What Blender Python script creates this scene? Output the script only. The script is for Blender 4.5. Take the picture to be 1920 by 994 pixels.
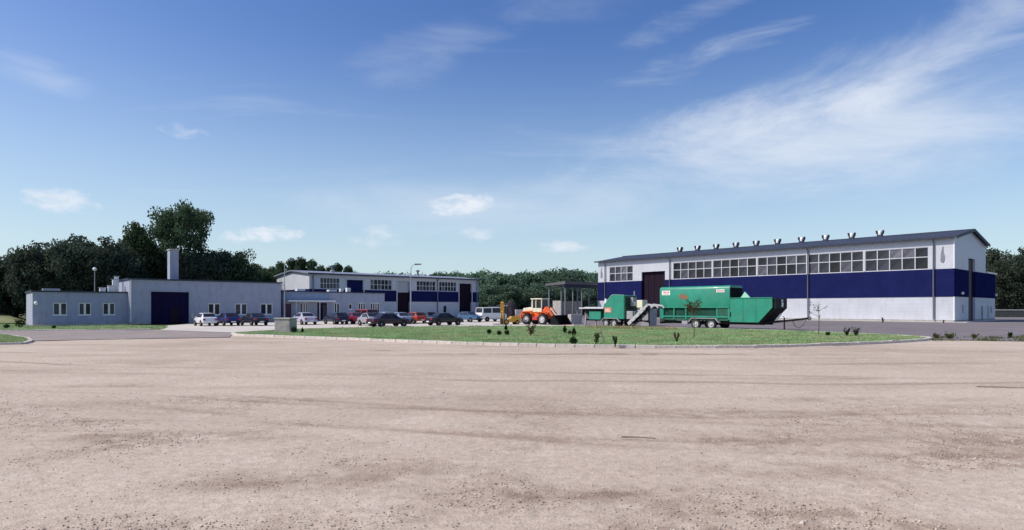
import bpy, bmesh, math, random
import numpy as np
from mathutils import Vector, Matrix

# ------------------------------------------------------------------ scene, camera, light
for o in list(bpy.data.objects): bpy.data.objects.remove(o)
scene = bpy.context.scene
C = scene.collection
F, HZ, CX, CAMH = 1160.0, 577.0, 960.0, 2.0        # focal length in photo pixels, horizon row, centre column, eye height
cam_d = bpy.data.cameras.new('camera'); cam = bpy.data.objects.new('camera', cam_d); C.objects.link(cam)
cam.location = (0, 0, CAMH); cam.rotation_euler = (math.radians(90), 0, 0)
cam_d.sensor_width = 36; cam_d.sensor_fit = 'HORIZONTAL'; cam_d.lens = 36 * F / 1920
cam_d.shift_y = (HZ - 497) / 1920; cam_d.clip_start = 0.1; cam_d.clip_end = 5000
scene.camera = cam
scene.render.resolution_x = 1024; scene.render.resolution_y = 530
scene.view_settings.view_transform = 'Standard'; scene.view_settings.look = 'None'
scene.view_settings.exposure = 0.0; scene.view_settings.gamma = 1.0
scene.view_settings.use_curve_mapping = False

SUN_EL = math.radians(47); SUN_H = Vector((-0.982, -0.19, 0)).normalized()
SUN_AZ = math.atan2(SUN_H.x, SUN_H.y)
S = Vector((SUN_H.x * math.cos(SUN_EL), SUN_H.y * math.cos(SUN_EL), math.sin(SUN_EL)))
sd = bpy.data.lights.new('sun', 'SUN'); sd.energy = 4.2; sd.angle = math.radians(0.5); sd.color = (1.0, 0.93, 0.84)
so = bpy.data.objects.new('sun', sd); so.rotation_euler = S.to_track_quat('Z', 'Y').to_euler(); so.location = (-60, -20, 60)
C.objects.link(so)

W = bpy.data.worlds.new('World'); scene.world = W; W.use_nodes = True
nt = W.node_tree; nt.nodes.clear()
class G:
    """small helper for writing node graphs"""
    def __init__(s, t): s.t = t
    def n(s, typ, **kw):
        n = s.t.nodes.new(typ)
        for k, v in kw.items(): setattr(n, k, v)
        return n
    def put(s, sock, v):
        if isinstance(v, bpy.types.NodeSocket): s.t.links.new(v, sock)
        elif v is not None: sock.default_value = v
    def m(s, op, a, b=None, c=None, clamp=False):
        n = s.n('ShaderNodeMath', operation=op); n.use_clamp = clamp
        s.put(n.inputs[0], a)
        if b is not None: s.put(n.inputs[1], b)
        if c is not None: s.put(n.inputs[2], c)
        return n.outputs[0]
    def mix(s, f, a, b, blend='MIX'):
        n = s.n('ShaderNodeMix', data_type='RGBA', blend_type=blend)
        s.put(n.inputs[0], f); s.put(n.inputs[6], a); s.put(n.inputs[7], b)
        return n.outputs[2]
    def ramp(s, v, a, b, lo=0.0, hi=1.0):
        n = s.n('ShaderNodeMapRange'); n.interpolation_type = 'SMOOTHSTEP'
        s.put(n.inputs[0], v); n.inputs[1].default_value = a; n.inputs[2].default_value = b
        n.inputs[3].default_value = lo; n.inputs[4].default_value = hi
        return n.outputs[0]
    def noise(s, vec, scale, detail=4, rough=0.55, dist=0.0, out=0):
        n = s.n('ShaderNodeTexNoise'); s.put(n.inputs['Vector'], vec)
        n.inputs['Scale'].default_value = scale; n.inputs['Detail'].default_value = detail
        n.inputs['Roughness'].default_value = rough; n.inputs['Distortion'].default_value = dist
        return n.outputs[out]
    def mapping(s, vec, scale=(1, 1, 1), rot=(0, 0, 0), loc=(0, 0, 0)):
        n = s.n('ShaderNodeMapping'); s.put(n.inputs[0], vec)
        n.inputs['Scale'].default_value = scale; n.inputs['Rotation'].default_value = rot; n.inputs['Location'].default_value = loc
        return n.outputs[0]
    def comb(s, x, y, z):
        n = s.n('ShaderNodeCombineXYZ'); s.put(n.inputs[0], x); s.put(n.inputs[1], y); s.put(n.inputs[2], z)
        return n.outputs[0]

def build_sky():
    g = G(nt)
    sky = g.n('ShaderNodeTexSky', sky_type='NISHITA'); sky.sun_disc = False
    sky.sun_elevation = SUN_EL; sky.sun_rotation = SUN_AZ
    sky.altitude = 50; sky.air_density = 1.0; sky.dust_density = 1.3; sky.ozone_density = 2.2
    tc = g.n('ShaderNodeTexCoord'); sep = g.n('ShaderNodeSeparateXYZ'); nt.links.new(tc.outputs['Generated'], sep.inputs[0])
    x, y, z = sep.outputs
    az = g.m('ARCTAN2', x, y); el = g.m('ARCSINE', z)
    # cirrus sheets: streaky noise on a flat layer overhead
    zz = g.m('MAXIMUM', g.m('ADD', z, 0.12), 0.05)
    P = g.comb(g.m('DIVIDE', x, zz), g.m('DIVIDE', y, zz), 0.0)
    streak = g.noise(g.mapping(P, (0.55, 2.0, 1), (0, 0, math.radians(28))), 1.3, 7, 0.6, 0.7)
    soft = g.noise(P, 1.1, 5, 0.55, 0.3)
    A = g.comb(az, el, 0.0)
    puff = g.noise(g.mapping(A, (1, 1.9, 1)), 26, 7, 0.62, 0.3)
    wisp = g.noise(g.mapping(A, (1, 3.4, 1), (0, 0, math.radians(-14))), 5.0, 7, 0.62, 0.6)
    def blob(caz, cel, ra, re, tilt, k, src, lo, hi, amp):
        da = g.m('SUBTRACT', az, caz); de = g.m('SUBTRACT', el, cel)
        c, s_ = math.cos(tilt), math.sin(tilt)
        u = g.m('DIVIDE', g.m('ADD', g.m('MULTIPLY', da, c), g.m('MULTIPLY', de, s_)), ra)
        v = g.m('DIVIDE', g.m('SUBTRACT', g.m('MULTIPLY', de, c), g.m('MULTIPLY', da, s_)), re)
        d = g.m('ADD', g.m('MULTIPLY', u, u), g.m('MULTIPLY', v, v))
        m = g.m('SUBTRACT', 1.0, d)
        val = g.m('ADD', m, g.m('MULTIPLY', g.m('SUBTRACT', src, 0.5), k))
        return g.ramp(val, lo, hi, 0.0, amp)
    def dirpx(px, py):
        r = (px - CX) / F; a = math.atan(r); return a, math.atan((HZ - py) / F * math.cos(a))
    bl = []
    def add(px, py, wpx, hpx, tilt, k, src, lo, hi, amp):
        a, e = dirpx(px, py); ca = math.cos(a)
        bl.append(blob(a, e, wpx / F * ca * ca, hpx / F * ca, tilt, k, src, lo, hi, amp))
    body = g.noise(g.mapping(A, (1, 2.6, 1), (0, 0, math.radians(-12))), 3.2, 8, 0.66, 0.45)
    # the broad cirrus fan, its bright upper band and its lower body
    add(1500, 195, 470, 66, math.radians(15), 3.8, body, -0.2, 2.0, 0.62)
    add(1400, 292, 400, 92, math.radians(4), 3.6, body, -0.4, 1.9, 0.74)
    add(1690, 250, 340, 140, math.radians(12), 3.6, body, -0.2, 2.0, 0.50)
    add(1640, 185, 150, 28, math.radians(6), 2.2, wisp, 0.0, 1.3, 0.35)
    add(1330, 108, 260, 34, math.radians(12), 4.2, wisp, 0.3, 2.3, 0.40)
    add(1310, 22, 190, 34, math.radians(14), 4.0, wisp, 0.2, 2.3, 0.42)
    add(1800, 55, 330, 60, math.radians(16), 3.6, wisp, 0.2, 2.2, 0.34)
    add(840, 80, 300, 60, math.radians(20), 2.8, wisp, 0.2, 1.8, 0.22)
    add(80, 145, 150, 36, math.radians(-9), 3.0, wisp, 0.1, 1.6, 0.38)
    add(340, 244, 52, 17, math.radians(-4), 4.0, puff, 0.1, 1.8, 0.5)
    add(900, 390, 360, 55, 0.0, 2.2, wisp, -0.3, 1.7, 0.42)
    # small fair-weather cumulus low down
    add(118, 378, 74, 24, 0.0, 3.0, puff, -0.1, 1.2, 0.85)
    add(505, 439, 64, 18, math.radians(3), 3.2, puff, 0.0, 1.2, 1.0)
    add(440, 446, 44, 15, 0.0, 4.0, puff, 0.1, 1.5, 0.7)
    add(868, 384, 76, 24, math.radians(5), 3.4, puff, 0.0, 1.3, 1.0)
    add(705, 446, 60, 26, 0.0, 3.6, puff, 0.1, 1.7, 0.6)
    add(895, 440, 40, 16, 0.0, 3.6, puff, 0.1, 1.5, 0.6)
    add(1050, 462, 54, 14, 0.0, 3.6, puff, 0.1, 1.4, 0.8)
    # thin cirrus all over the rest of the sky
    veil = g.m('MULTIPLY', g.ramp(streak, 0.50, 0.80), g.ramp(soft, 0.42, 0.66, 0.0, 0.30))
    veil = g.m('MULTIPLY', veil, g.ramp(z, 0.02, 0.25))
    acc = veil
    for b in bl:                                   # 1-(1-a)(1-b)
        acc = g.m('SUBTRACT', 1.0, g.m('MULTIPLY', g.m('SUBTRACT', 1.0, acc), g.m('SUBTRACT', 1.0, b)))
    hs = g.n('ShaderNodeHueSaturation'); nt.links.new(sky.outputs[0], hs.inputs['Color'])
    hs.inputs['Hue'].default_value = 0.513; hs.inputs['Saturation'].default_value = 1.28; hs.inputs['Value'].default_value = 1.0
    low = g.m('MULTIPLY', g.m('POWER', g.m('SUBTRACT', 1.0, g.ramp(el, -0.02, 0.47)), 1.3), 0.68)          # milky air towards the horizon
    base = g.mix(low, hs.outputs[0], (4.25, 5.45, 6.1, 1))
    col = g.mix(acc, base, (5.5, 5.9, 6.5, 1))
    bg = g.n('ShaderNodeBackground'); nt.links.new(col, bg.inputs[0]); bg.inputs[1].default_value = 0.145
    out = g.n('ShaderNodeOutputWorld'); nt.links.new(bg.outputs[0], out.inputs[0])
build_sky()

# ------------------------------------------------------------------ helpers
rnd = random.Random(7)
TH = math.radians(41.8)                               # the whole works is laid out on one grid, turned 41.8 degrees
E = Vector((math.cos(TH), math.sin(TH), 0)); L = Vector((-math.sin(TH), math.cos(TH), 0))

def gp(x, y, z=0.0):                                  # the ground point (or point on a level z) seen at a photo pixel
    d = (CAMH - z) * F / (y - HZ); return Vector(((x - CX) / F * d, d, z))
def at(x, d, z=0.0): return Vector(((x - CX) / F * d, d, z))

MATS = {}
def mat(name, col, rough=0.7, metal=0.0, var=0.10, vscale=3.0, bump=0.0, bscale=30.0, spec=0.5, coat=0.0, dirt=0.0, rib=None, coords='Object', rand=0.0):
    if name in MATS: return MATS[name]
    m = bpy.data.materials.new(name); m.use_nodes = True; t = m.node_tree; g = G(t)
    b = t.nodes['Principled BSDF']
    tc = g.n('ShaderNodeTexCoord'); v = tc.outputs[coords]
    n1 = g.noise(v, vscale, 5, 0.6)
    k = g.ramp(n1, 0.3, 0.7, 1 - var, 1 + var)
    vm = g.n('ShaderNodeVectorMath', operation='SCALE'); vm.inputs[0].default_value = col[:3]; t.links.new(k, vm.inputs['Scale'])
    c = vm.outputs[0]
    if rand:
        oi = g.n('ShaderNodeObjectInfo'); r = g.ramp(oi.outputs['Random'], 0, 1, 1 - rand, 1 + rand)
        v2 = g.n('ShaderNodeVectorMath', operation='SCALE'); t.links.new(c, v2.inputs[0]); t.links.new(r, v2.inputs['Scale']); c = v2.outputs[0]
    if dirt:
        st = g.noise(g.mapping(v, (1.2, 1.2, 0.22)), 2.2, 6, 0.65)
        c = g.mix(g.ramp(st, 0.48, 0.75, 0.0, dirt), c, (0.16, 0.14, 0.12, 1))
    t.links.new(c, b.inputs['Base Color'])
    b.inputs['Roughness'].default_value = rough; b.inputs['Metallic'].default_value = metal
    b.inputs['Specular IOR Level'].default_value = spec
    if coat: b.inputs['Coat Weight'].default_value = coat; b.inputs['Coat Roughness'].default_value = 0.08
    h = None
    if bump: h = g.m('MULTIPLY', g.noise(v, bscale, 4, 0.6), bump)
    if rib:                                            # (axis, period, depth) of profiled sheet
        sp = g.n('ShaderNodeSeparateXYZ'); t.links.new(v, sp.inputs[0])
        q = g.m('SINE', g.m('MULTIPLY', sp.outputs[rib[0]], 2 * math.pi / rib[1]))
        q = g.m('MULTIPLY', g.ramp(q, -0.6, 0.6), rib[2]); h = q if h is None else g.m('ADD', h, q)
    if h is not None:
        bn = g.n('ShaderNodeBump'); bn.inputs['Distance'].default_value = 1.0; bn.inputs['Strength'].default_value = 0.9
        t.links.new(h, bn.inputs['Height']); t.links.new(bn.outputs[0], b.inputs['Normal'])
    MATS[name] = m; return m

def smooth_by_angle(me, deg=38):
    bm = bmesh.new(); bm.from_mesh(me)
    for f in bm.faces: f.smooth = True
    for e in bm.edges:
        e.smooth = not (len(e.link_faces) != 2 or e.calc_face_angle(0) > math.radians(deg))
    bm.to_mesh(me); bm.free()

class MB:
    def __init__(s): s.v = []; s.f = []
    def add(s, vs, fs):
        b = len(s.v); s.v += [tuple(p) for p in vs]; s.f += [tuple(b + i for i in f) for f in fs]; return s
    def box(s, x0, x1, y0, y1, z0, z1):
        vs = [(x0, y0, z0), (x1, y0, z0), (x1, y1, z0), (x0, y1, z0), (x0, y0, z1), (x1, y0, z1), (x1, y1, z1), (x0, y1, z1)]
        return s.add(vs, [(0, 3, 2, 1), (4, 5, 6, 7), (0, 1, 5, 4), (1, 2, 6, 5), (2, 3, 7, 6), (3, 0, 4, 7)])
    def prism_y(s, poly, y0, y1):                      # polygon in x,z pushed along y
        n = len(poly); vs = [(x, y0, z) for x, z in poly] + [(x, y1, z) for x, z in poly]
        return s.add(vs, [tuple(range(n)), tuple(range(2 * n - 1, n - 1, -1))] + [(i, i + n, (i + 1) % n + n, (i + 1) % n) for i in range(n)])
    def prism_x(s, poly, x0, x1):
        n = len(poly); vs = [(x0, y, z) for y, z in poly] + [(x1, y, z) for y, z in poly]
        return s.add(vs, [tuple(range(n)), tuple(range(2 * n - 1, n - 1, -1))] + [(i, i + n, (i + 1) % n + n, (i + 1) % n) for i in range(n)])
    def prism_z(s, poly, z0, z1):
        n = len(poly); vs = [(x, y, z0) for x, y in poly] + [(x, y, z1) for x, y in poly]
        return s.add(vs, [tuple(range(n)), tuple(range(2 * n - 1, n - 1, -1))] + [(i, i + n, (i + 1) % n + n, (i + 1) % n) for i in range(n)])
    def tube(s, pts, radii, n=8, cap=True):
        pts = [Vector(p) for p in pts]
        if not isinstance(radii, (list, tuple)): radii = [radii] * len(pts)
        b = len(s.v)
        for i, p in enumerate(pts):
            d = (pts[min(i + 1, len(pts) - 1)] - pts[max(i - 1, 0)]).normalized()
            a = Vector((0, 0, 1)) if abs(d.z) < 0.9 else Vector((1, 0, 0))
            u = d.cross(a).normalized(); w = d.cross(u)
            for k in range(n):
                t = 2 * math.pi * k / n; s.v.append(tuple(p + (u * math.cos(t) + w * math.sin(t)) * radii[i]))
        for i in range(len(pts) - 1):
            for k in range(n):
                a, c = b + i * n + k, b + i * n + (k + 1) % n
                s.f.append((a, c, c + n, a + n))
        if cap: s.f.append(tuple(b + k for k in range(n - 1, -1, -1))); s.f.append(tuple(b + (len(pts) - 1) * n + k for k in range(n)))
        return s
    def lathe_y(s, prof, n=20, c=(0, 0, 0)):           # profile (radius, y) turned about a line along y
        b = len(s.v)
        for r, y in prof:
            for k in range(n):
                t = 2 * math.pi * k / n; s.v.append((c[0] + r * math.cos(t), c[1] + y, c[2] + r * math.sin(t)))
        for i in range(len(prof) - 1):
            for k in range(n):
                a, d = b + i * n + k, b + i * n + (k + 1) % n; s.f.append((a, d, d + n, a + n))
        return s
    def lathe_z(s, prof, n=16, c=(0, 0, 0)):
        b = len(s.v)
        for r, z in prof:
            for k in range(n):
                t = 2 * math.pi * k / n; s.v.append((c[0] + r * math.cos(t), c[1] + r * math.sin(t), c[2] + z))
        for i in range(len(prof) - 1):
            for k in range(n):
                a, d = b + i * n + k, b + i * n + (k + 1) % n; s.f.append((a, d, d + n, a + n))
        return s
    def bar(s, p, q, w, h):                            # square bar between two points
        p, q = Vector(p), Vector(q); d = (q - p).normalized()
        a = Vector((0, 0, 1)) if abs(d.z) < 0.95 else Vector((0, 1, 0))
        u = d.cross(a).normalized() * (w / 2); t = u.cross(d).normalized() * (h / 2)
        vs = [p - u - t, p + u - t, p + u + t, p - u + t, q - u - t, q + u - t, q + u + t, q - u + t]
        return s.add(vs, [(0, 1, 2, 3), (7, 6, 5, 4), (0, 4, 5, 1), (1, 5, 6, 2), (2, 6, 7, 3), (3, 7, 4, 0)])
    def mesh(s, name, bevel=0.0, smooth=False, fix=True):
        me = bpy.data.meshes.new(name); me.from_pydata(s.v, [], s.f); me.update()
        if fix or bevel:
            bm = bmesh.new(); bm.from_mesh(me)
            if fix: bmesh.ops.recalc_face_normals(bm, faces=bm.faces[:])
            if bevel:
                es = [e for e in bm.edges if len(e.link_faces) == 2 and e.calc_face_angle(0) > 0.6]
                bmesh.ops.bevel(bm, geom=es, offset=bevel, segments=2, affect='EDGES', profile=0.6, clamp_overlap=True)
            bm.to_mesh(me); bm.free()
        if smooth: smooth_by_angle(me)
        return me
    def build(s, name, m, parent=None, bevel=0.0, smooth=False):
        return obj(name, s.mesh(name, bevel, smooth), m, parent)

def obj(name, me, m, parent=None):
    o = bpy.data.objects.new(name, me); C.objects.link(o)
    if m is not None and len(me.materials) == 0: me.materials.append(m)
    if parent is not None: o.parent = parent
    return o
def tag(o, label, cat, group=None):
    o['label'] = label; o['category'] = cat
    if group: o['group'] = group
    return o
def thing(name, label, cat, loc=(0, 0, 0), rz=0.0, group=None):
    o = bpy.data.objects.new(name, None); C.objects.link(o); o.empty_display_size = 0.3
    o.location = loc; o.rotation_euler = (0, 0, rz); return tag(o, label, cat, group)
def struct(o): o['kind'] = 'structure'; return o
def B(name, m, parent, x0, x1, y0, y1, z0, z1, bevel=0.0): return MB().box(x0, x1, y0, y1, z0, z1).build(name, m, parent, bevel)

def vnoise(x, y, seed=0):                              # smooth value noise for arrays
    xi = np.floor(x).astype(np.int64); yi = np.floor(y).astype(np.int64); fx = x - xi; fy = y - yi
    fx = fx * fx * (3 - 2 * fx); fy = fy * fy * (3 - 2 * fy)
    def h(a, b):
        n = (a * 374761393 + b * 668265263 + seed * 982451653) & 0x7fffffff
        n = ((n ^ (n >> 13)) * 1274126177) & 0x7fffffff; n = n ^ (n >> 16)
        return (n & 0xffff) / 65535.0
    return (h(xi, yi) * (1 - fx) + h(xi + 1, yi) * fx) * (1 - fy) + (h(xi, yi + 1) * (1 - fx) + h(xi + 1, yi + 1) * fx) * fy
def fbm(x, y, seed=0, oc=4):
    r = 0; a = 0.5
    for i in range(oc): r = r + a * vnoise(x, y, seed + i); x = x * 2.03 + 5.1; y = y * 2.03 + 1.7; a *= 0.5
    return r

# ------------------------------------------------------------------ materials
M_white = mat('white_cladding', (0.545, 0.56, 0.61), 0.45, var=0.04, vscale=0.4, rib=(2, 0.34, 0.004), dirt=0.14)
M_white_v = mat('white_cladding_upright', (0.545, 0.56, 0.61), 0.45, var=0.04, vscale=0.4, rib=(0, 0.3, 0.008), dirt=0.10)
M_base = mat('white_base_panel', (0.545, 0.56, 0.61), 0.5, var=0.05, vscale=0.5, rib=(2, 0.5, 0.003), dirt=0.18)
M_blue = mat('blue_band', (0.014, 0.018, 0.084), 0.55, var=0.10, vscale=0.6, rib=(2, 0.34, 0.006), spec=0.0)
M_roof = mat('roof_sheet', (0.045, 0.055, 0.085), 0.6, spec=0.15, var=0.12, vscale=0.5, rib=(1, 0.5, 0.03))
M_fascia = mat('dark_fascia', (0.045, 0.055, 0.085), 0.6, spec=0.2, var=0.15)
M_render = mat('grey_render', (0.33, 0.355, 0.45), 0.9, var=0.06, vscale=1.2, bump=0.004, bscale=60, dirt=0.34)
M_render2 = M_render
M_plinth = mat('concrete_plinth', (0.36, 0.35, 0.34), 0.9, var=0.15, vscale=2, bump=0.01, dirt=0.3)
M_conc = mat('concrete', (0.42, 0.40, 0.38), 0.9, var=0.14, vscale=2.2, bump=0.012, bscale=25, dirt=0.3)
M_kerb = mat('kerb_concrete', (0.62, 0.56, 0.51), 0.9, var=0.12, vscale=2.2, bump=0.012, bscale=25, dirt=0.5, rand=0.08)
M_frame = mat('white_frame', (0.78, 0.78, 0.78), 0.4, var=0.03)
M_steelfr = mat('pale_steel_frame', (0.55, 0.56, 0.60), 0.4, var=0.06)
M_galv = mat('galvanised_steel', (0.38, 0.39, 0.42), 0.4, metal=0.5, var=0.12, vscale=6)
M_pipe = mat('downpipe_grey', (0.16, 0.17, 0.20), 0.5, var=0.08)
M_glass = mat('window_glass', (0.030, 0.032, 0.042), 0.06, var=0.5, vscale=0.35, spec=0.32, rand=0.55)
M_door = mat('dark_door', (0.014, 0.006, 0.016), 0.7, var=0.2, rib=(0, 0.4, 0.01), spec=0.15)
M_navy = mat('navy_door', (0.008, 0.006, 0.040), 0.7, var=0.15, spec=0.1)
M_black = mat('black_steel', (0.012, 0.012, 0.014), 0.6, var=0.3, spec=0.2)
M_dark = mat('dark_inside', (0.012, 0.013, 0.015), 0.9, var=0.2, spec=0.1)
M_rubber = mat('tyre_rubber', (0.018, 0.018, 0.019), 0.85, var=0.25, bump=0.01, bscale=40)
M_rim = mat('pale_rim', (0.55, 0.55, 0.56), 0.45, var=0.12, vscale=8, dirt=0.3)
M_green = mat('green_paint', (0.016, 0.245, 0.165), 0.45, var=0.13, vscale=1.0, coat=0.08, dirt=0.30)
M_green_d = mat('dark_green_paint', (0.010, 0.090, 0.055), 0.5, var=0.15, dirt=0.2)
M_orange = mat('orange_paint', (0.72, 0.115, 0.018), 0.45, var=0.10, coat=0.15, dirt=0.22)
M_cream = mat('cream_paint', (0.72, 0.68, 0.52), 0.5, var=0.08, dirt=0.2)
M_yellow = mat('yellow_paint', (0.60, 0.33, 0.03), 0.5, var=0.12, dirt=0.35)
M_greyp = mat('grey_machine_paint', (0.34, 0.34, 0.36), 0.5, var=0.15, dirt=0.3)
M_label = mat('white_sticker', (0.80, 0.78, 0.76), 0.5, var=0.03)
M_red = mat('red_print', (0.55, 0.05, 0.05), 0.5, var=0.1)
M_redfaint = mat('rust_red_print', (0.24, 0.12, 0.06), 0.6, var=0.35, vscale=9)
M_lamp = mat('lamp_globe', (0.85, 0.85, 0.82), 0.3, var=0.02)
M_headl = mat('clear_lens', (0.7, 0.72, 0.75), 0.08, var=0.05)
M_tail = mat('red_lens', (0.35, 0.01, 0.01), 0.15, var=0.05)
M_bark = mat('bark', (0.075, 0.055, 0.042), 0.95, var=0.3, vscale=4, bump=0.03, bscale=12)
M_wood = mat('weathered_wood', (0.22, 0.165, 0.12), 0.9, var=0.3, vscale=6)

def leaf_mat(name, col, var=0.35, trans=0.35, dry=None, dscale=0.9):
    m = bpy.data.materials.new(name); m.use_nodes = True; t = m.node_tree; g = G(t); t.nodes.clear()
    geo = g.n('ShaderNodeNewGeometry'); oi = g.n('ShaderNodeObjectInfo'); tc = g.n('ShaderNodeTexCoord')
    r = g.ramp(geo.outputs['Random Per Island'], 0, 1, 1 - var, 1 + var)
    q = g.ramp(g.noise(tc.outputs['Object'], 0.55, 3), 0.3, 0.7, 0.70, 1.3)
    s = g.m('MULTIPLY', g.m('MULTIPLY', r, q), g.ramp(oi.outputs['Random'], 0, 1, 0.78, 1.25))
    v = g.n('ShaderNodeVectorMath', operation='SCALE'); v.inputs[0].default_value = col; t.links.new(s, v.inputs['Scale'])
    w = g.mix(g.ramp(g.noise(tc.outputs['Object'], dscale, 4 if dry else 2), 0.45, 0.68, 0, 0.85 if dry else 0.5), v.outputs[0], dry + (1,) if dry else (col[0] * 1.5, col[1] * 1.15, col[2] * 0.8, 1))
    d = g.n('ShaderNodeBsdfDiffuse'); t.links.new(w, d.inputs[0])
    tr = g.n('ShaderNodeBsdfTranslucent'); t.links.new(w, tr.inputs[0])
    mx = g.n('ShaderNodeMixShader'); mx.inputs[0].default_value = trans
    t.links.new(d.outputs[0], mx.inputs[1]); t.links.new(tr.outputs[0], mx.inputs[2])
    o = g.n('ShaderNodeOutputMaterial'); t.links.new(mx.outputs[0], o.inputs[0]); return m
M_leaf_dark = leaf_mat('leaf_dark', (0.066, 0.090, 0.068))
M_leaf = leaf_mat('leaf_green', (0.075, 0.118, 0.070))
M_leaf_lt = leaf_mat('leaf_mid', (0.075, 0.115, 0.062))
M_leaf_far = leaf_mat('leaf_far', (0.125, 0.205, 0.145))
M_needle = leaf_mat('needle_dark', (0.016, 0.034, 0.014))
M_shrub = leaf_mat('shrub_green', (0.030, 0.055, 0.020))
M_brownleaf = leaf_mat('brown_leaf', (0.12, 0.075, 0.04))
M_grassb = leaf_mat('grass_blade', (0.255, 0.365, 0.172), 0.34, 0.3, (0.43, 0.41, 0.24), 0.32)
M_dry = leaf_mat('dry_stalk', (0.30, 0.22, 0.12), 0.35, 0.2)
M_weed = leaf_mat('weed_green', (0.10, 0.13, 0.05))

def ground_mat(name, cols, scales, rough=0.95, bump=0.02, fine=(0.6, 60), attr=None):
    m = bpy.data.materials.new(name); m.use_nodes = True; t = m.node_tree; g = G(t); b = t.nodes['Principled BSDF']
    geo = g.n('ShaderNodeNewGeometry'); v = geo.outputs['Position']
    a = g.ramp(g.noise(v, scales[0], 6, 0.62, 0.4), 0.35, 0.68)
    c = g.mix(a, cols[0] + (1,), cols[1] + (1,))
    a2 = g.ramp(g.noise(v, scales[1], 6, 0.65), 0.50, 0.72, 0, 0.8)
    c = g.mix(a2, c, cols[2] + (1,))
    if attr:
        at_ = g.n('ShaderNodeAttribute'); at_.attribute_name = attr
        c = g.mix(at_.outputs['Fac'], c, cols[3] + (1,))
    md = g.ramp(g.noise(v, fine[1] * 0.17, 5, 0.7), 0.3, 0.7, 1 - fine[0] * 0.28, 1 + fine[0] * 0.28)
    fn = g.noise(v, fine[1], 3, 0.75)
    k = g.m('MULTIPLY', g.ramp(fn, 0.25, 0.75, 1 - fine[0] * 0.5, 1 + fine[0] * 0.5), md)
    vm = g.n('ShaderNodeVectorMath', operation='SCALE'); t.links.new(c, vm.inputs[0]); t.links.new(k, vm.inputs['Scale'])
    t.links.new(vm.outputs[0], b.inputs['Base Color']); b.inputs['Roughness'].default_value = rough
    b.inputs['Specular IOR Level'].default_value = 0.2
    h = g.m('ADD', g.m('MULTIPLY', fn, bump), g.m('MULTIPLY', g.noise(v, fine[1] * 0.25, 4), bump * 1.6))
    bn = g.n('ShaderNodeBump'); bn.inputs['Distance'].default_value = 1.0; bn.inputs['Strength'].default_value = 0.8
    t.links.new(h, bn.inputs['Height']); t.links.new(bn.outputs[0], b.inputs['Normal']); return m
M_gravel = ground_mat('dusty_gravel', ((0.530, 0.438, 0.352), (0.440, 0.350, 0.278), (0.565, 0.480, 0.395), (0.265, 0.192, 0.145)), (0.10, 0.9), bump=0.012, fine=(0.50, 42), attr='dirt')
M_asph = ground_mat('old_asphalt', ((0.165, 0.145, 0.150), (0.20, 0.18, 0.185), (0.24, 0.215, 0.21)), (0.12, 0.7), bump=0.006, fine=(0.3, 50))
M_road = ground_mat('dusty_asphalt', ((0.30, 0.255, 0.235), (0.24, 0.205, 0.20), (0.38, 0.32, 0.28)), (0.10, 0.5), bump=0.006, fine=(0.3, 50))
M_cpark = ground_mat('pale_concrete', ((0.56, 0.52, 0.46), (0.50, 0.46, 0.41), (0.60, 0.55, 0.49)), (0.15, 0.8), bump=0.004, fine=(0.2, 40))
M_soil = ground_mat('grass_soil', ((0.22, 0.32, 0.145), (0.29, 0.36, 0.18), (0.40, 0.38, 0.23)), (0.18, 0.6), bump=0.03, fine=(0.6, 30))
M_far = ground_mat('far_field', ((0.10, 0.13, 0.06), (0.13, 0.15, 0.08), (0.16, 0.16, 0.09)), (0.03, 0.2), bump=0.03, fine=(0.5, 8))
M_bank = ground_mat('dry_bank', ((0.22, 0.23, 0.11), (0.18, 0.20, 0.09), (0.28, 0.26, 0.14)), (0.3, 1.0), bump=0.03, fine=(0.5, 10))
M_heap = ground_mat('dark_heap', ((0.030, 0.024, 0.032), (0.022, 0.018, 0.024), (0.045, 0.035, 0.038)), (0.5, 1.5), bump=0.05, fine=(0.6, 8))

# ------------------------------------------------------------------ ground
def sheet(name, pts, z, m, kind='structure'):
    me = bpy.data.meshes.new(name); me.from_pydata([(p[0], p[1], z) for p in pts], [], [tuple(range(len(pts)))]); me.update()
    bm = bmesh.new(); bm.from_mesh(me); bmesh.ops.recalc_face_normals(bm, faces=bm.faces[:])
    if bm.faces[0].normal.z < 0: bmesh.ops.reverse_faces(bm, faces=bm.faces[:])
    bmesh.ops.triangulate(bm, faces=bm.faces[:]); bm.to_mesh(me); bm.free()
    o = obj(name, me, m); o['kind'] = kind; return o
sheet('ground', [(-2500, -600), (2500, -600), (2500, 4500), (-2500, 4500)], -0.09, M_far)

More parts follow.
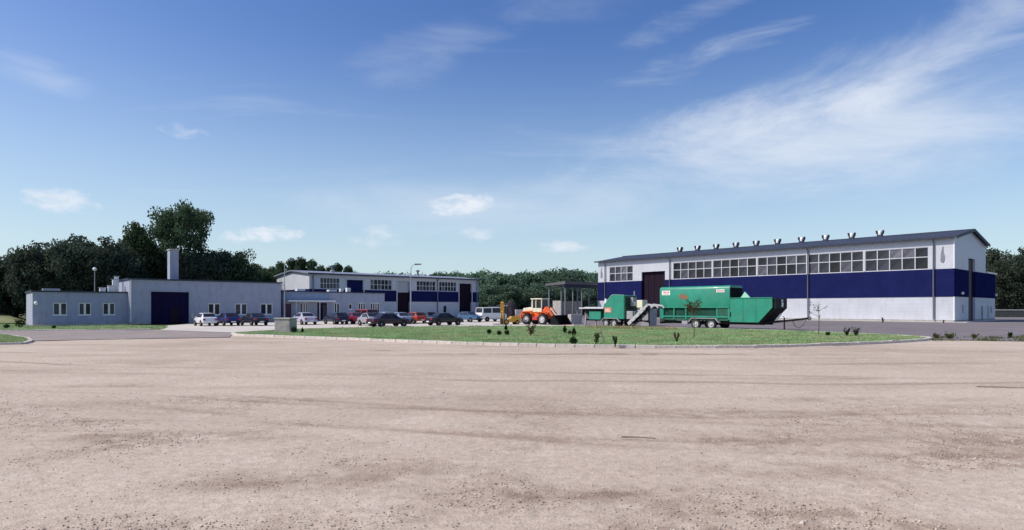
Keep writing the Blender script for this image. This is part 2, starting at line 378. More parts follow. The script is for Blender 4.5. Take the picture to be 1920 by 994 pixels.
TRACKS = [((35, 190), 158.0, 0.9), ((35, 190), 161.7, 0.8), ((25, 230), 206.0, 0.8), ((25, 230), 208.1, 0.7), ((10, 120), 101.5, 0.9), ((10, 120), 103.6, 0.8),
          ((45, 170), 164.0, 0.7), ((45, 170), 166.1, 0.6), ((20, 150), 139.0, 0.5), ((20, 150), 141.0, 0.5)]
BLOTS = [(1.8, 26.6, 6.0, 0.42, 1.5), (-6.0, 28.8, 3.0, 0.35, 0.8), (9.0, 26.8, 4.5, 0.35, 0.8), (-10.5, 15.8, 1.3, 0.5, 0.6), (-2.9, 7.1, 1.1, 0.45, 0.9), (-4.6, 9.6, 1.8, 0.5, 0.7), (-6.8, 9.6, 1.0, 0.4, 0.6), (-1.2, 7.4, 1.0, 0.5, 0.7), (0.9, 6.5, 1.0, 0.30, 0.9), (1.9, 6.2, 0.7, 0.3, 0.7),
         (3.4, 7.6, 1.2, 0.4, 0.6), (4.9, 12.0, 2.4, 0.35, 0.6), (7.5, 13.5, 3.2, 0.3, 0.6), (9.0, 17.5, 4.0, 0.3, 0.5), (-4.0, 18.5, 3.5, 0.35, 0.45), (3.0, 14.5, 2.2, 0.3, 0.4), (-13.0, 22.0, 3.0, 0.5, 0.45), (14.0, 22.0, 5.0, 0.4, 0.45), (6.2, 9.2, 1.5, 0.4, 0.5), (-0.2, 10.5, 1.4, 0.4, 0.35)]
def ground_h(x, y):
    h = (fbm(x * 0.25, y * 0.25, 3, 3) - 0.45) * 0.05 + (fbm(x * 1.6, y * 1.6, 9, 3) - 0.45) * 0.016
    d = np.zeros_like(x)
    wob = (fbm(x * 0.10, y * 0.10, 21, 3) - 0.45) * 2.6
    for i, ((cx, cy), R, k) in enumerate(TRACKS):
        r = np.hypot(x - cx, y - cy) - R + wob * (0.6 + 0.1 * i % 0.5)
        ln = np.clip((fbm(x * 0.13 + i * 7.1, y * 0.13, 40 + i, 3) - 0.36) * 5.0, 0, 1)
        g = np.exp(-(r / 0.16) ** 2) * k * ln
        h -= 0.022 * g; h += 0.010 * np.exp(-((np.abs(r) - 0.30) / 0.12) ** 2) * k * ln; d += 0.8 * g
    # damp loose patches with coarse stones near the camera
    p = np.clip((fbm(x * 0.55 + 3, y * 0.75 + 8, 77, 5) - 0.46) * 4.5, 0, 1) * np.clip((17 - y) / 8.0, 0, 1)
    d += 0.62 * p * np.clip((fbm(x * 5, y * 5, 5, 3) - 0.33) * 3.5, 0, 1)
    d += 0.32 * np.clip((fbm(x * 0.22, y * 1.1, 31, 4) - 0.50) * 4.0, 0, 1)
    brk = np.clip((fbm(x * 1.7, y * 2.2, 61, 5) - 0.30) * 3.0, 0, 1)
    for bx, by, rx, ry, k in BLOTS:
        e = np.exp(-(((x - bx) / rx) ** 2 + ((y - by) / ry) ** 2) * 1.2) * k; d += e * brk; p = np.maximum(p, e * brk * np.clip((15 - y) / 5, 0, 1))
    return h * np.clip((46 - y) / 8, 0.1, 1), np.clip(d, 0, 0.92), p

def build_yard():
    na, nr = 560, 380
    a = np.radians(np.linspace(-66, 66, na)); r = np.exp(np.linspace(math.log(1.6), math.log(75), nr))
    R, A = np.meshgrid(r, a, indexing='ij'); X = R * np.sin(A); Y = R * np.cos(A)
    h, d, _ = ground_h(X, Y)
    v = np.stack([X, Y, h], -1).reshape(-1, 3)
    i = np.arange(nr - 1)[:, None] * na + np.arange(na - 1)[None, :]
    q = np.stack([i, i + 1, i + na + 1, i + na], -1).reshape(-1, 4)[:, ::-1]
    me = bpy.data.meshes.new('gravel_yard'); me.vertices.add(len(v)); me.vertices.foreach_set('co', v.ravel())
    me.loops.add(q.size); me.loops.foreach_set('vertex_index', q.ravel().astype(np.int32))
    me.polygons.add(len(q)); me.polygons.foreach_set('loop_start', np.arange(len(q), dtype=np.int32) * 4)
    me.polygons.foreach_set('use_smooth', np.ones(len(q), dtype=bool))
    me.update(); me.validate()
    at_ = me.attributes.new('dirt', 'FLOAT', 'POINT'); at_.data.foreach_set('value', d.ravel().astype(np.float32))
    bm = bmesh.new(); bm.from_mesh(me); bm.faces.ensure_lookup_table()
    if bm.faces[0].normal.z < 0: bmesh.ops.reverse_faces(bm, faces=bm.faces[:])
    bm.to_mesh(me); bm.free()
    struct(obj('gravel_yard', me, M_gravel))
build_yard()

def mesh_np(name, v, f, m, parent=None):
    me = bpy.data.meshes.new(name); n = f.shape[1]
    me.vertices.add(len(v)); me.vertices.foreach_set('co', np.ascontiguousarray(v, dtype=np.float32).ravel())
    me.loops.add(f.size); me.loops.foreach_set('vertex_index', np.ascontiguousarray(f, dtype=np.int32).ravel())
    me.polygons.add(len(f)); me.polygons.foreach_set('loop_start', np.arange(len(f), dtype=np.int32) * n)
    me.update(); me.validate()
    return me

def build_pebbles():
    rg = np.random.default_rng(4); n = 300000
    y = 4.0 + 20 * rg.random(n) ** 1.6; x = (rg.random(n) * 2 - 1) * (y * 0.95 + 1.5)
    h, d, p = ground_h(x, y)
    keep = rg.random(n) < (0.12 + 0.88 * p) * 0.45
    x, y, h, p = x[keep], y[keep], h[keep], p[keep]; n = len(x)
    s = (0.004 + 0.010 * rg.random(n) ** 3) * (1 + 0.4 * p) * (0.8 + y * 0.02); big = rg.random(n) < 0.003; s[big] *= 1.9
    o = np.array([(1, 0, 0), (-1, 0, 0), (0, 1, 0), (0, -1, 0), (0, 0, 0.7), (0, 0, -0.7)], float)
    f0 = np.array([(0, 2, 4), (2, 1, 4), (1, 3, 4), (3, 0, 4), (2, 0, 5), (1, 2, 5), (3, 1, 5), (0, 3, 5)])
    v = o[None] * (0.65 + 0.7 * rg.random((n, 6, 1))); t = rg.random(n) * 6.28
    c, q = np.cos(t)[:, None], np.sin(t)[:, None]
    vx = v[..., 0] * c - v[..., 1] * q; vy = v[..., 0] * q + v[..., 1] * c
    v = np.stack([vx, vy * 0.8, v[..., 2]], -1) * s[:, None, None]
    v += np.stack([x, y, h + s * 0.25], -1)[:, None, :]
    f = (f0[None] + 6 * np.arange(n)[:, None, None]).reshape(-1, 3)
    m = bpy.data.materials.new('pebble'); m.use_nodes = True; g = G(m.node_tree); b = m.node_tree.nodes['Principled BSDF']
    geo = g.n('ShaderNodeNewGeometry'); cr = g.n('ShaderNodeValToRGB'); m.node_tree.links.new(geo.outputs['Random Per Island'], cr.inputs[0])
    e = cr.color_ramp.elements; e[0].color = (0.20, 0.145, 0.11, 1); e[1].color = (0.62, 0.54, 0.46, 1); e[1].position = 1.0
    k = e.new(0.5); k.color = (0.40, 0.31, 0.245, 1)
    m.node_tree.links.new(cr.outputs[0], b.inputs['Base Color']); b.inputs['Roughness'].default_value = 0.9
    ob = obj('loose_stones', mesh_np('loose_stones', v.reshape(-1, 3), f, m), m)
    ob['kind'] = 'stuff'; tag(ob, 'loose small stones strewn over the dusty gravel yard', 'stones')
build_pebbles()

# island outline on the ground (from the photo, by ground contact)
near = [(434, 628), (450, 630.2), (520, 632.3), (640, 637), (800, 643.5), (960, 648.5), (1150, 652), (1300, 653), (1420, 652), (1500, 650), (1580, 647.5), (1650, 644.5), (1710, 641), (1748, 637.5)]
back = [(1735, 634.5), (1640, 629.5), (1466, 621.5), (1300, 617.5), (1180, 614.6), (1090, 613.2), (960, 614), (830, 614.2), (700, 616), (600, 618), (545, 620), (470, 624.5), (440, 626.4)]
OUT = [gp(*p) for p in near + back]
def resample(pts, step, closed=True):
    pts = [Vector((p.x, p.y, 0)) for p in pts]
    if closed: pts = pts + [pts[0]]
    out = []; carry = 0.0
    for a, b in zip(pts, pts[1:]):
        d = (b - a).length; t = carry
        while t < d: out.append(a + (b - a) * (t / d)); t += step
        carry = t - d
    return out
def smooth_loop(pts, it=2):
    for _ in range(it):
        n = len(pts); q = []
        for i in range(n):
            a, b = pts[i], pts[(i + 1) % n]; q += [a * 0.75 + b * 0.25, a * 0.25 + b * 0.75]
        pts = q
    return pts
ISL = smooth_loop(OUT, 2)
sheet('grass_island', ISL, 0.11, M_soil)
def in_poly(x, y, poly):
    ins = np.zeros(x.shape, bool); n = len(poly)
    for i in range(n):
        x1, y1 = poly[i].x, poly[i].y; x2, y2 = poly[(i + 1) % n].x, poly[(i + 1) % n].y
        if y1 == y2: continue
        c = ((y1 > y) != (y2 > y)) & (x < (x2 - x1) * (y - y1) / (y2 - y1) + x1); ins ^= c
    return ins
# kerb of single stones round the island
kerb = bpy.data.objects.new('kerb', None); C.objects.link(kerb); struct(kerb)
ks = MB().box(-0.485, 0.485, -0.13, 0.13, -0.2, 0.145).mesh('kerb_stone', 0.02); ks.materials.append(M_kerb)
kp = resample(ISL, 1.0)
for i, p in enumerate(kp):
    q = kp[(i + 1) % len(kp)]; c = (p + q) / 2; d = q - p
    o = bpy.data.objects.new('kerb_stone', ks); C.objects.link(o); o.parent = kerb
    o.location = (c.x, c.y, rnd.uniform(-0.012, 0.012)); o.rotation_euler = (rnd.gauss(0, 0.02), rnd.gauss(0, 0.008), math.atan2(d.y, d.x) + rnd.gauss(0, 0.01))
    o.scale = (d.length / 1.0, 1, 1)

# hard surfaces
sheet('asphalt_yard', [gp(1748, 637.5), gp(1920, 640.5), Vector((80, 36.5, 0)), Vector((170, 60, 0)), Vector((170, 130, 0)), Vector((60, 190, 0)), Vector((-10, 190, 0)), Vector((-8, 128, 0)), gp(1075, 598), gp(1070, 613.4)] + [gp(*p) for p in reversed(back[0:6])], 0.030, M_asph)
sheet('car_park', [gp(300, 619.5), gp(434, 624), gp(470, 623.5), gp(545, 619), gp(600, 617.2), gp(700, 615.2), gp(830, 613.5), gp(960, 613.3), gp(1075, 612.8), gp(1078, 598), gp(900, 594.5), gp(715, 600), gp(600, 603), gp(528, 604.2), gp(350, 608.3), gp(315, 611)], 0.036, M_cpark)
sheet('access_road', [gp(434, 628.6), gp(430, 633), gp(200, 637), gp(60, 640), gp(60, 634), gp(-250, 634), gp(-250, 621.5), gp(0, 621.8), gp(150, 620.5), gp(300, 619.6), gp(434, 624.2)], 0.033, M_road)
LG = [gp(-250, 613), gp(-250, 621), gp(0, 621), gp(150, 619.6), gp(305, 618), gp(316, 614), gp(290, 611.5), gp(235, 610.2), gp(62, 613.3), gp(40, 609), gp(-200, 606)]
sheet('grass_strip', LG, 0.05, M_soil)
PG = [gp(-250, 652), gp(40, 645.5), gp(56, 641), gp(50, 635.5), gp(0, 629), gp(-250, 629)]
sheet('grass_patch', PG, 0.07, M_soil)
for nm, pts in (('roadside_kerb', [gp(-100, 646.5), gp(20, 646.5), gp(44, 645.5), gp(58, 641.5), gp(52, 635.5), gp(20, 631)]), ('pavement_kerb', [gp(-150, 621.6), gp(0, 621.5), gp(150, 620.2), gp(305, 618.6)])):
    k2 = bpy.data.objects.new(nm, None); C.objects.link(k2); struct(k2)
    rp = resample(pts, 1.0, False)
    for p, q in zip(rp, rp[1:]):
        d = q - p; c = (p + q) / 2
        o = bpy.data.objects.new('kerb_stone', ks); C.objects.link(o); o.parent = k2
        o.location = (c.x, c.y, rnd.uniform(-0.04, -0.02)); o.rotation_euler = (rnd.gauss(0, 0.02), 0, math.atan2(d.y, d.x)); o.scale = (d.length, 0.8, 1)
bank = [at(-90, 84), at(60, 76), at(66, 90), at(40, 112), at(-140, 112)]
bm_ = MB(); n_ = 18
bv = []; bf = []
for i in range(n_):
    for j in range(8):
        u = i / (n_ - 1); v = j / 7; p = at(-160 + 215 * u, 80 + 34 * v)
        bv.append((p.x, p.y, 1.15 * (1 - (1 - min(1, v * 2.2)) ** 2) * min(1, (1 - u) * 5 + 0.02) + 0.06 * rnd.random()))
for i in range(n_ - 1):
    for j in range(7): a = i * 8 + j; bf.append((a, a + 8, a + 9, a + 1))
bm_.add(bv, bf); struct(bm_.build('grass_bank', M_bank, None, smooth=True))

# grass blades (nobody could count them)
def blades(name, n, poly, z, hmin, hmax, m, label, wid=0.012, near_bias=0.0, dens=None, seed=1):
    rg = np.random.default_rng(seed); xs = [p.x for p in poly]; ys = [p.y for p in poly]
    x = rg.uniform(min(xs), max(xs), n * 3); y = rg.uniform(min(ys), max(ys), n * 3)
    k = in_poly(x, y, poly)
    if dens is not None: k &= rg.random(len(x)) < dens(x, y)
    if near_bias: k &= rg.random(len(x)) < np.clip((min(ys) / y) ** near_bias, 0, 1)
    x, y = x[k][:n], y[k][:n]; n = len(x)
    h = rg.uniform(hmin, hmax, n) * (0.6 + 0.9 * fbm(x * 0.5, y * 0.5, 12, 3)); t = rg.random(n) * 6.28; w = wid * (0.6 + rg.random(n))
    lx, ly = rg.normal(0, 0.35, n) * h, rg.normal(0, 0.35, n) * h
    a = np.stack([x - w * np.cos(t), y - w * np.sin(t), np.full(n, z)], -1); b = np.stack([x + w * np.cos(t), y + w * np.sin(t), np.full(n, z)], -1)
    c = np.stack([x + lx, y + ly, z + h], -1)
    v = np.stack([a, b, c], 1).reshape(-1, 3); f = np.arange(3 * n).reshape(-1, 3)
    o = obj(name, mesh_np(name, v, f, m), m); o['kind'] = 'stuff'; tag(o, label, 'grass'); return o
blades('grass', 150000, ISL, 0.105, 0.04, 0.10, M_grassb, 'short mown grass covering the kerbed island', 0.016, 1.3, seed=2)
blades('grass', 26000, LG, 0.045, 0.04, 0.12, M_grassb, 'thin grass strip along the foot of the low grey building', 0.02, seed=3)
blades('grass', 20000, PG, 0.065, 0.04, 0.12, M_grassb, 'grass patch inside the dark kerb by the access road', 0.02, seed=4)
edge = [gp(1095, 619), gp(1270, 622), gp(1270, 618), gp(1095, 614.6)]
blades('dry_stalks', 900, edge, 0.105, 0.16, 0.42, M_dry, 'dry straw-coloured stalks along the back of the grass island', 0.012, seed=5)
edge2 = [gp(1748, 640), gp(1920, 640.5), gp(2050, 640), gp(2050, 633), gp(1750, 633)]
blades('weeds', 2600, edge2, 0.03, 0.05, 0.20, M_weed, 'low weeds along the edge of the asphalt yard', 0.02, dens=lambda x, y: np.clip((fbm(x * 0.8, y * 0.8, 6, 3) - 0.42) * 6, 0, 1), seed=6)
edge3 = [gp(600, 618.6), gp(830, 615), gp(960, 614.6), gp(960, 613), gp(830, 613), gp(600, 616.6)]
blades('weeds', 1500, edge3, 0.04, 0.08, 0.30, M_weed, 'rough weeds along the car park side of the grass island', 0.02, dens=lambda x, y: np.clip((fbm(x * 0.8, y * 0.8, 8, 3) - 0.42) * 6, 0, 1), seed=7)

# ------------------------------------------------------------------ building helpers
def wall_open(axis, u0, u1, z0, z1, holes, off, th):
    """wall of boxes with rectangular openings; axis 'y' = lies along local y at x=off, axis 'x' = along local x at y=off"""
    us = sorted({u0, u1, *[min(max(h[0], u0), u1) for h in holes], *[min(max(h[1], u0), u1) for h in holes]})
    zs = sorted({z0, z1, *[min(max(h[2], z0), z1) for h in holes], *[min(max(h[3], z0), z1) for h in holes]})
    mb = MB()
    for za, zb in zip(zs, zs[1:]):
        run = None
        for ua, ub in list(zip(us, us[1:])) + [(None, None)]:
            solid = ua is not None and not any(h[0] < (ua + ub) / 2 < h[1] and h[2] < (za + zb) / 2 < h[3] for h in holes)
            if solid: run = (run[0], ub) if run else (ua, ub)
            elif run:
                if axis == 'y': mb.box(off, off + th, run[0], run[1], za, zb)
                else: mb.box(run[0], run[1], off, off + th, za, zb)
                run = None
    return mb
def wall_runs(parent, name, m, axis, u0, u1, z0, z1, holes, off, th):
    """a band of wall; where a door cuts it right through, each side is a part of its own"""
    cut = sorted([h for h in holes if h[2] <= z0 + 1e-6 and h[3] >= z1 - 1e-6]); a = u0
    for c in cut + [(u1, u1, 0, 0)]:
        if c[0] - a > 0.01: wall_open(axis, a, c[0], z0, z1, holes, off, th).build(name, m, parent)
        a = c[1]
_panes = {}
M_glass2 = mat('pale_reflection_glass', (0.10, 0.10, 0.125), 0.25, var=0.4, vscale=0.8, spec=0.3, rand=0.4)  # paler panes: uneven reflections put into the glass colour
def pane_mesh(axis, w, h, dusty=False):  # dusty picks the pale glass with its painted reflection
    k = (axis, round(w, 3), round(h, 3), dusty)
    if k not in _panes:
        me = (MB().box(-0.012, 0.012, -w / 2, w / 2, -h / 2, h / 2) if axis == 'y' else MB().box(-w / 2, w / 2, -0.012, 0.012, -h / 2, h / 2)).mesh('pane'); me.materials.append(M_glass2 if dusty else M_glass); _panes[k] = me
    return _panes[k]
def window(parent, axis, u0, u1, z0, z1, off, cols, rows, fr=0.07, bar=0.06, depth=0.10, m=None, name='window', sill=False, split=None):
    """window frame (part) with single panes (sub-parts); off = plane of the frame's outer face"""
    m = m or M_frame; mb = MB()
    def bx(ua, ub, za, zb, d0=0.0, d1=depth):
        if axis == 'y': mb.box(off + d0, off + d1, ua, ub, za, zb)
        else: mb.box(ua, ub, off + d0, off + d1, za, zb)
    bx(u0, u1, z0, z0 + fr); bx(u0, u1, z1 - fr, z1); bx(u0, u0 + fr, z0 + fr, z1 - fr); bx(u1 - fr, u1, z0 + fr, z1 - fr)
    iu0, iu1, iz0, iz1 = u0 + fr, u1 - fr, z0 + fr, z1 - fr
    pw = (iu1 - iu0 - bar * (cols - 1)) / cols
    zc = [iz0 + (iz1 - iz0) * s for s in ([i / rows for i in range(rows + 1)] if split is None else split)]
    for c in range(1, cols): bx(iu0 + c * pw + (c - 1) * bar, iu0 + c * (pw + bar), iz0, iz1, 0.006, depth - 0.006)
    for r in range(1, rows):
        for c in range(cols): bx(iu0 + c * (pw + bar), iu0 + c * (pw + bar) + pw, zc[r] - bar / 2, zc[r] + bar / 2, 0.012, depth - 0.012)
    if sill: bx(u0 - 0.08, u1 + 0.08, z0 - 0.06, z0 - 0.004, -0.10, depth)
    o = mb.build(name, m, parent)
    for c in range(cols):
        for r in range(rows):
            ua = iu0 + c * (pw + bar); za = zc[r] + (bar / 2 if r else 0); zb = zc[r + 1] - (bar / 2 if r < rows - 1 else 0)
            p = bpy.data.objects.new('pane', pane_mesh(axis, pw + 0.01, zb - za + 0.01, cols > 3 and rnd.random() < 0.22)); C.objects.link(p); p.parent = o
            cu, cz = ua + pw / 2, (za + zb) / 2
            p.location = (off + depth * 0.6, cu, cz) if axis == 'y' else (cu, off + depth * 0.6, cz)
            p.rotation_euler = (0, rnd.gauss(0, 0.006), rnd.gauss(0, 0.006)) if axis == 'y' else (rnd.gauss(0, 0.006), 0, rnd.gauss(0, 0.006))
    return o
def wall_lamp(parent, p, m=None):
    a = MB().box(p[0] - 0.05, p[0] + 0.05, p[1] - 0.02, p[1] + 0.16, p[2] + 0.08, p[2] + 0.16).build('lamp_bracket', M_pipe, parent)
    prof = [(0.01, -0.2)] + [(0.2 * math.cos(t), 0.2 * math.sin(t)) for t in np.linspace(-1.3, 1.3, 7)] + [(0.01, 0.2)]
    MB().lathe_z(prof, 12, (p[0], p[1] - 0.12, p[2])).build('lamp_globe', M_lamp, a, smooth=True)

# ------------------------------------------------------------------ the big hall
def big_hall():
    P = Vector((59.7, 83.5, 0)); LEN = 62.4; WD = 18.0; WX = 24.4; Z1, Z2, Z3, ZR = 3.5, 7.3, 11.6, 13.15; t = 0.3
    h = thing('factory_hall', 'long white hall with broad blue band, ribbon windows and ten roof ventilators', 'building', P, TH)
    door = (45.9, 51.3, 0.0, 9.0)
    wb = [(3.0 + 8.27 * i, 3.0 + 8.27 * i + 8.02) for i in range(5)]
    wholes = [(a, b, Z2 + 0.05, 10.4) for a, b in wb] + [(53.4, 59.4, Z2 + 0.05, 10.4)]
    wall_runs(h, 'base_wall', M_base, 'y', 0.0, LEN, 0.30, Z1, [door], 0.0, t)
    wall_runs(h, 'blue_band', M_blue, 'y', 0.0, LEN, Z1, Z2, [door], -0.06, t + 0.06)
    wall_runs(h, 'upper_wall', M_white, 'y', 0.0, LEN, Z2, Z3, [door] + wholes, 0.0, t)
    wall_runs(h, 'plinth', M_plinth, 'y', 0.02, LEN - 0.02, 0.0, 0.30, [door], 0.03, t - 0.03)
    # gable end towards the yard, with its lower annexe
    gd = (7.5, 11.4, 0.0, 9.1)
    side = [gd, (15.2, 16.3, 0.0, 2.2), (19.0, 20.1, 0.0, 2.2)]
    wall_runs(h, 'base_wall', M_base, 'x', t, WX, 0.30, Z1, side, 0.0, t)
    wall_runs(h, 'blue_band', M_blue, 'x', t, WX, Z1, Z2, [gd], -0.06, t + 0.06)
    mb = wall_open('x', t, WD, Z2, Z3, [gd], 0.0, t)
    mb.prism_y([(t, Z3), (WD, Z3), (WD / 2, ZR - 0.15)], 0.0, t); mb.build('upper_wall', M_white_v, h)
    wall_runs(h, 'plinth', M_plinth, 'x', t, WX, 0.0, 0.30, side, 0.03, t - 0.03)
    # far sides
    mb = MB().box(WX - t, WX, t, LEN, 0, Z2 + 0.2).box(WD - t, WD, t, LEN, Z2 + 0.2, Z3)
    mb.box(t, WX - t, LEN - t, LEN, 0, Z2).box(t, WD - t, LEN - t, LEN, Z2, Z3).prism_y([(t, Z3), (WD - t, Z3), (WD / 2, ZR - 0.15)], LEN - t, LEN)
    mb.build('far_wall', M_white, h)
    MB().box(WD + 0.002, WX + 0.25, -0.25, LEN + 0.2, Z2 + 0.02, Z2 + 0.24).build('annexe_roof', M_frame, h)
    # roof
    ov = 0.55; sl = (ZR - Z3) / (WD / 2)
    for s in (0, 1):
        if s == 0: poly = [(-ov, Z3 - ov * sl), (WD / 2, ZR), (WD / 2, ZR + 0.14), (-ov, Z3 - ov * sl + 0.14)]
        else: poly = [(WD + ov, Z3 - ov * sl), (WD / 2 + 0.002, ZR), (WD / 2 + 0.002, ZR + 0.14), (WD + ov, Z3 - ov * sl + 0.14)]
        r = MB().prism_y(poly, -0.45, LEN + 0.45).build('roof', M_roof, h)
        if s == 0: roof = r
    MB().box(WD / 2 - 0.25, WD / 2 + 0.25, -0.47, LEN + 0.47, ZR + 0.10, ZR + 0.22).build('ridge_cap', M_fascia, h)
    MB().box(-ov - 0.16, -ov - 0.002, -0.5, LEN + 0.5, Z3 - ov * sl - 0.06, Z3 - ov * sl + 0.20).build('gutter', M_fascia, h)
    mb = MB()
    for s in (-1, 1): mb.bar((WD / 2 + s * (WD / 2 + ov), -0.47, Z3 - ov * sl + 0.02), (WD / 2, -0.47, ZR + 0.02), 0.06, 0.42)
    mb.build('verge_trim', M_fascia, h)
    MB().box(-0.035, 0.12, -0.035, 0.10, Z2 + 0.01, Z3 - 0.15).build('corner_trim', M_frame, h)
    MB().box(-0.035, 0.12, -0.035, 0.10, 0.3, Z1 - 0.01).build('corner_trim', M_frame, h)
    # windows
    for a, b in wb: window(h, 'y', a, b, Z2 + 0.05, 10.4, 0.04, 5, 2, 0.07, 0.12, 0.14, M_steelfr, split=[0, 0.56, 1])
    window(h, 'y', 53.4, 59.4, Z2 + 0.05, 10.4, 0.04, 4, 2, 0.10, 0.12, 0.14, M_steelfr, split=[0, 0.54, 1])
    for a, b in wb[:-1]: MB().box(-0.03, 0.12, b + 0.003, b + 0.247, Z2 + 0.06, 10.38).build('window_post', M_steelfr, h)
    # doors
    o = MB().box(0.55, 0.65, door[0] - 0.3, door[1] + 0.3, 0, 9.2).build('sliding_door', M_door, h)
    for k in range(4): MB().box(0.50, 0.549, door[0] + 0.1 + k * 1.33, door[0] + 1.28 + k * 1.33, 0.05, 8.9).build('door_leaf', M_door, o)
    o = MB().box(gd[0] - 0.3, gd[1] + 0.3, 0.40, 0.5, 0, 9.3).build('sliding_door', mat('maroon_door', (0.055, 0.030, 0.045), 0.6, var=0.2, rib=(0, 0.3, 0.02)), h)
    for k in range(2): MB().box(gd[0] + 0.05 + k * 1.95, gd[0] + 1.9 + k * 1.95, 0.35, 0.399, 0.05, 9.0).build('door_leaf', MATS['maroon_door'], o)
    for (a, b), m in (((15.2, 16.3), mat('olive_door', (0.12, 0.15, 0.06), 0.6)), ((19.0, 20.1), M_galv)):
        o = B('side_door', m, h, a, b, 0.10, 0.16, 0, 2.2); B('handle', M_black, o, b - 0.16, b - 0.10, 0.05, 0.10, 1.0, 1.14)
    B('electric_box', M_galv, h, 4.2, 4.9, -0.14, 0.0, 1.3, 2.4, 0.02); B('electric_box', M_galv, h, 21.4, 22.0, -0.14, 0.0, 1.2, 2.2, 0.02)
    # downpipes
    for y in (2.35, 19.25, 44.75, 60.4):
        z0 = 0.35
        MB().tube([(-0.22, y, z0), (-0.22, y, Z3 - 0.6), (-0.5, y, Z3 - 0.25)], 0.095, 10).build('downpipe', M_pipe, h, smooth=True)
    for x in (3.0, 23.6): wall_lamp(h, (x, -0.17, 4.0))
    # dark slender emblem on the white wall by the corner
    for y in (1.35, 61.5):
        em = [(y - 0.05, 8.1), (y + 0.22, 8.3), (y + 0.20, 9.3), (y + 0.02, 10.3), (y - 0.10, 10.4), (y - 0.12, 9.6), (y - 0.28, 9.0), (y - 0.25, 8.4)]
        MB().prism_x([(a, b) for a, b in em], -0.05, -0.004).build('wall_emblem', mat('emblem_grey', (0.20, 0.21, 0.26), 0.6), h)
    # ventilators along the ridge
    for k, px in enumerate((1650, 1597, 1548, 1503, 1458, 1418, 1380, 1343, 1308, 1275)):
        r = (px - CX) / F; rp = P + E * (WD / 2); y = (rp.x - rp.y * r) / (math.sin(TH) + math.cos(TH) * r)
        x = WD / 2; zb = ZR + 0.14
        v = MB().box(x - 0.35, x + 0.35, y - 0.35, y + 0.35, zb - 0.15, zb + 0.25).build('roof_ventilator', M_fascia, h)
        prof = [(0.01, 0.2), (0.24, 0.2), (0.27, 0.42), (0.28, 0.68), (0.22, 0.88), (0.10, 0.98), (0.01, 1.0)]
        MB().lathe_z(prof, 14, (x, y, zb)).build('cowl', M_frame, v, smooth=True)
        for s in (-1, 1):
            a = [(y + s * 0.24, zb + 0.22), (y + s * 0.48, zb + 0.50), (y + s * 0.54, zb + 0.98), (y + s * 0.44, zb + 0.98), (y + s * 0.38, zb + 0.55), (y + s * 0.20, zb + 0.30)]
            MB().prism_x(a, x - 0.34, x + 0.34).build('wind_baffle', M_fascia, v)
    MB().box(0.1, 0.7, 4.7, 5.3, 0, 0.1)
    # concrete apron along the foot
    ap = MB().box(-1.1, WX + 3.0, -1.6, -0.001, 0.0, 0.085); ap.box(-1.1, -0.001, 0.0, LEN, 0.0, 0.085); ap.build('apron', M_cpark, h)
big_hall()

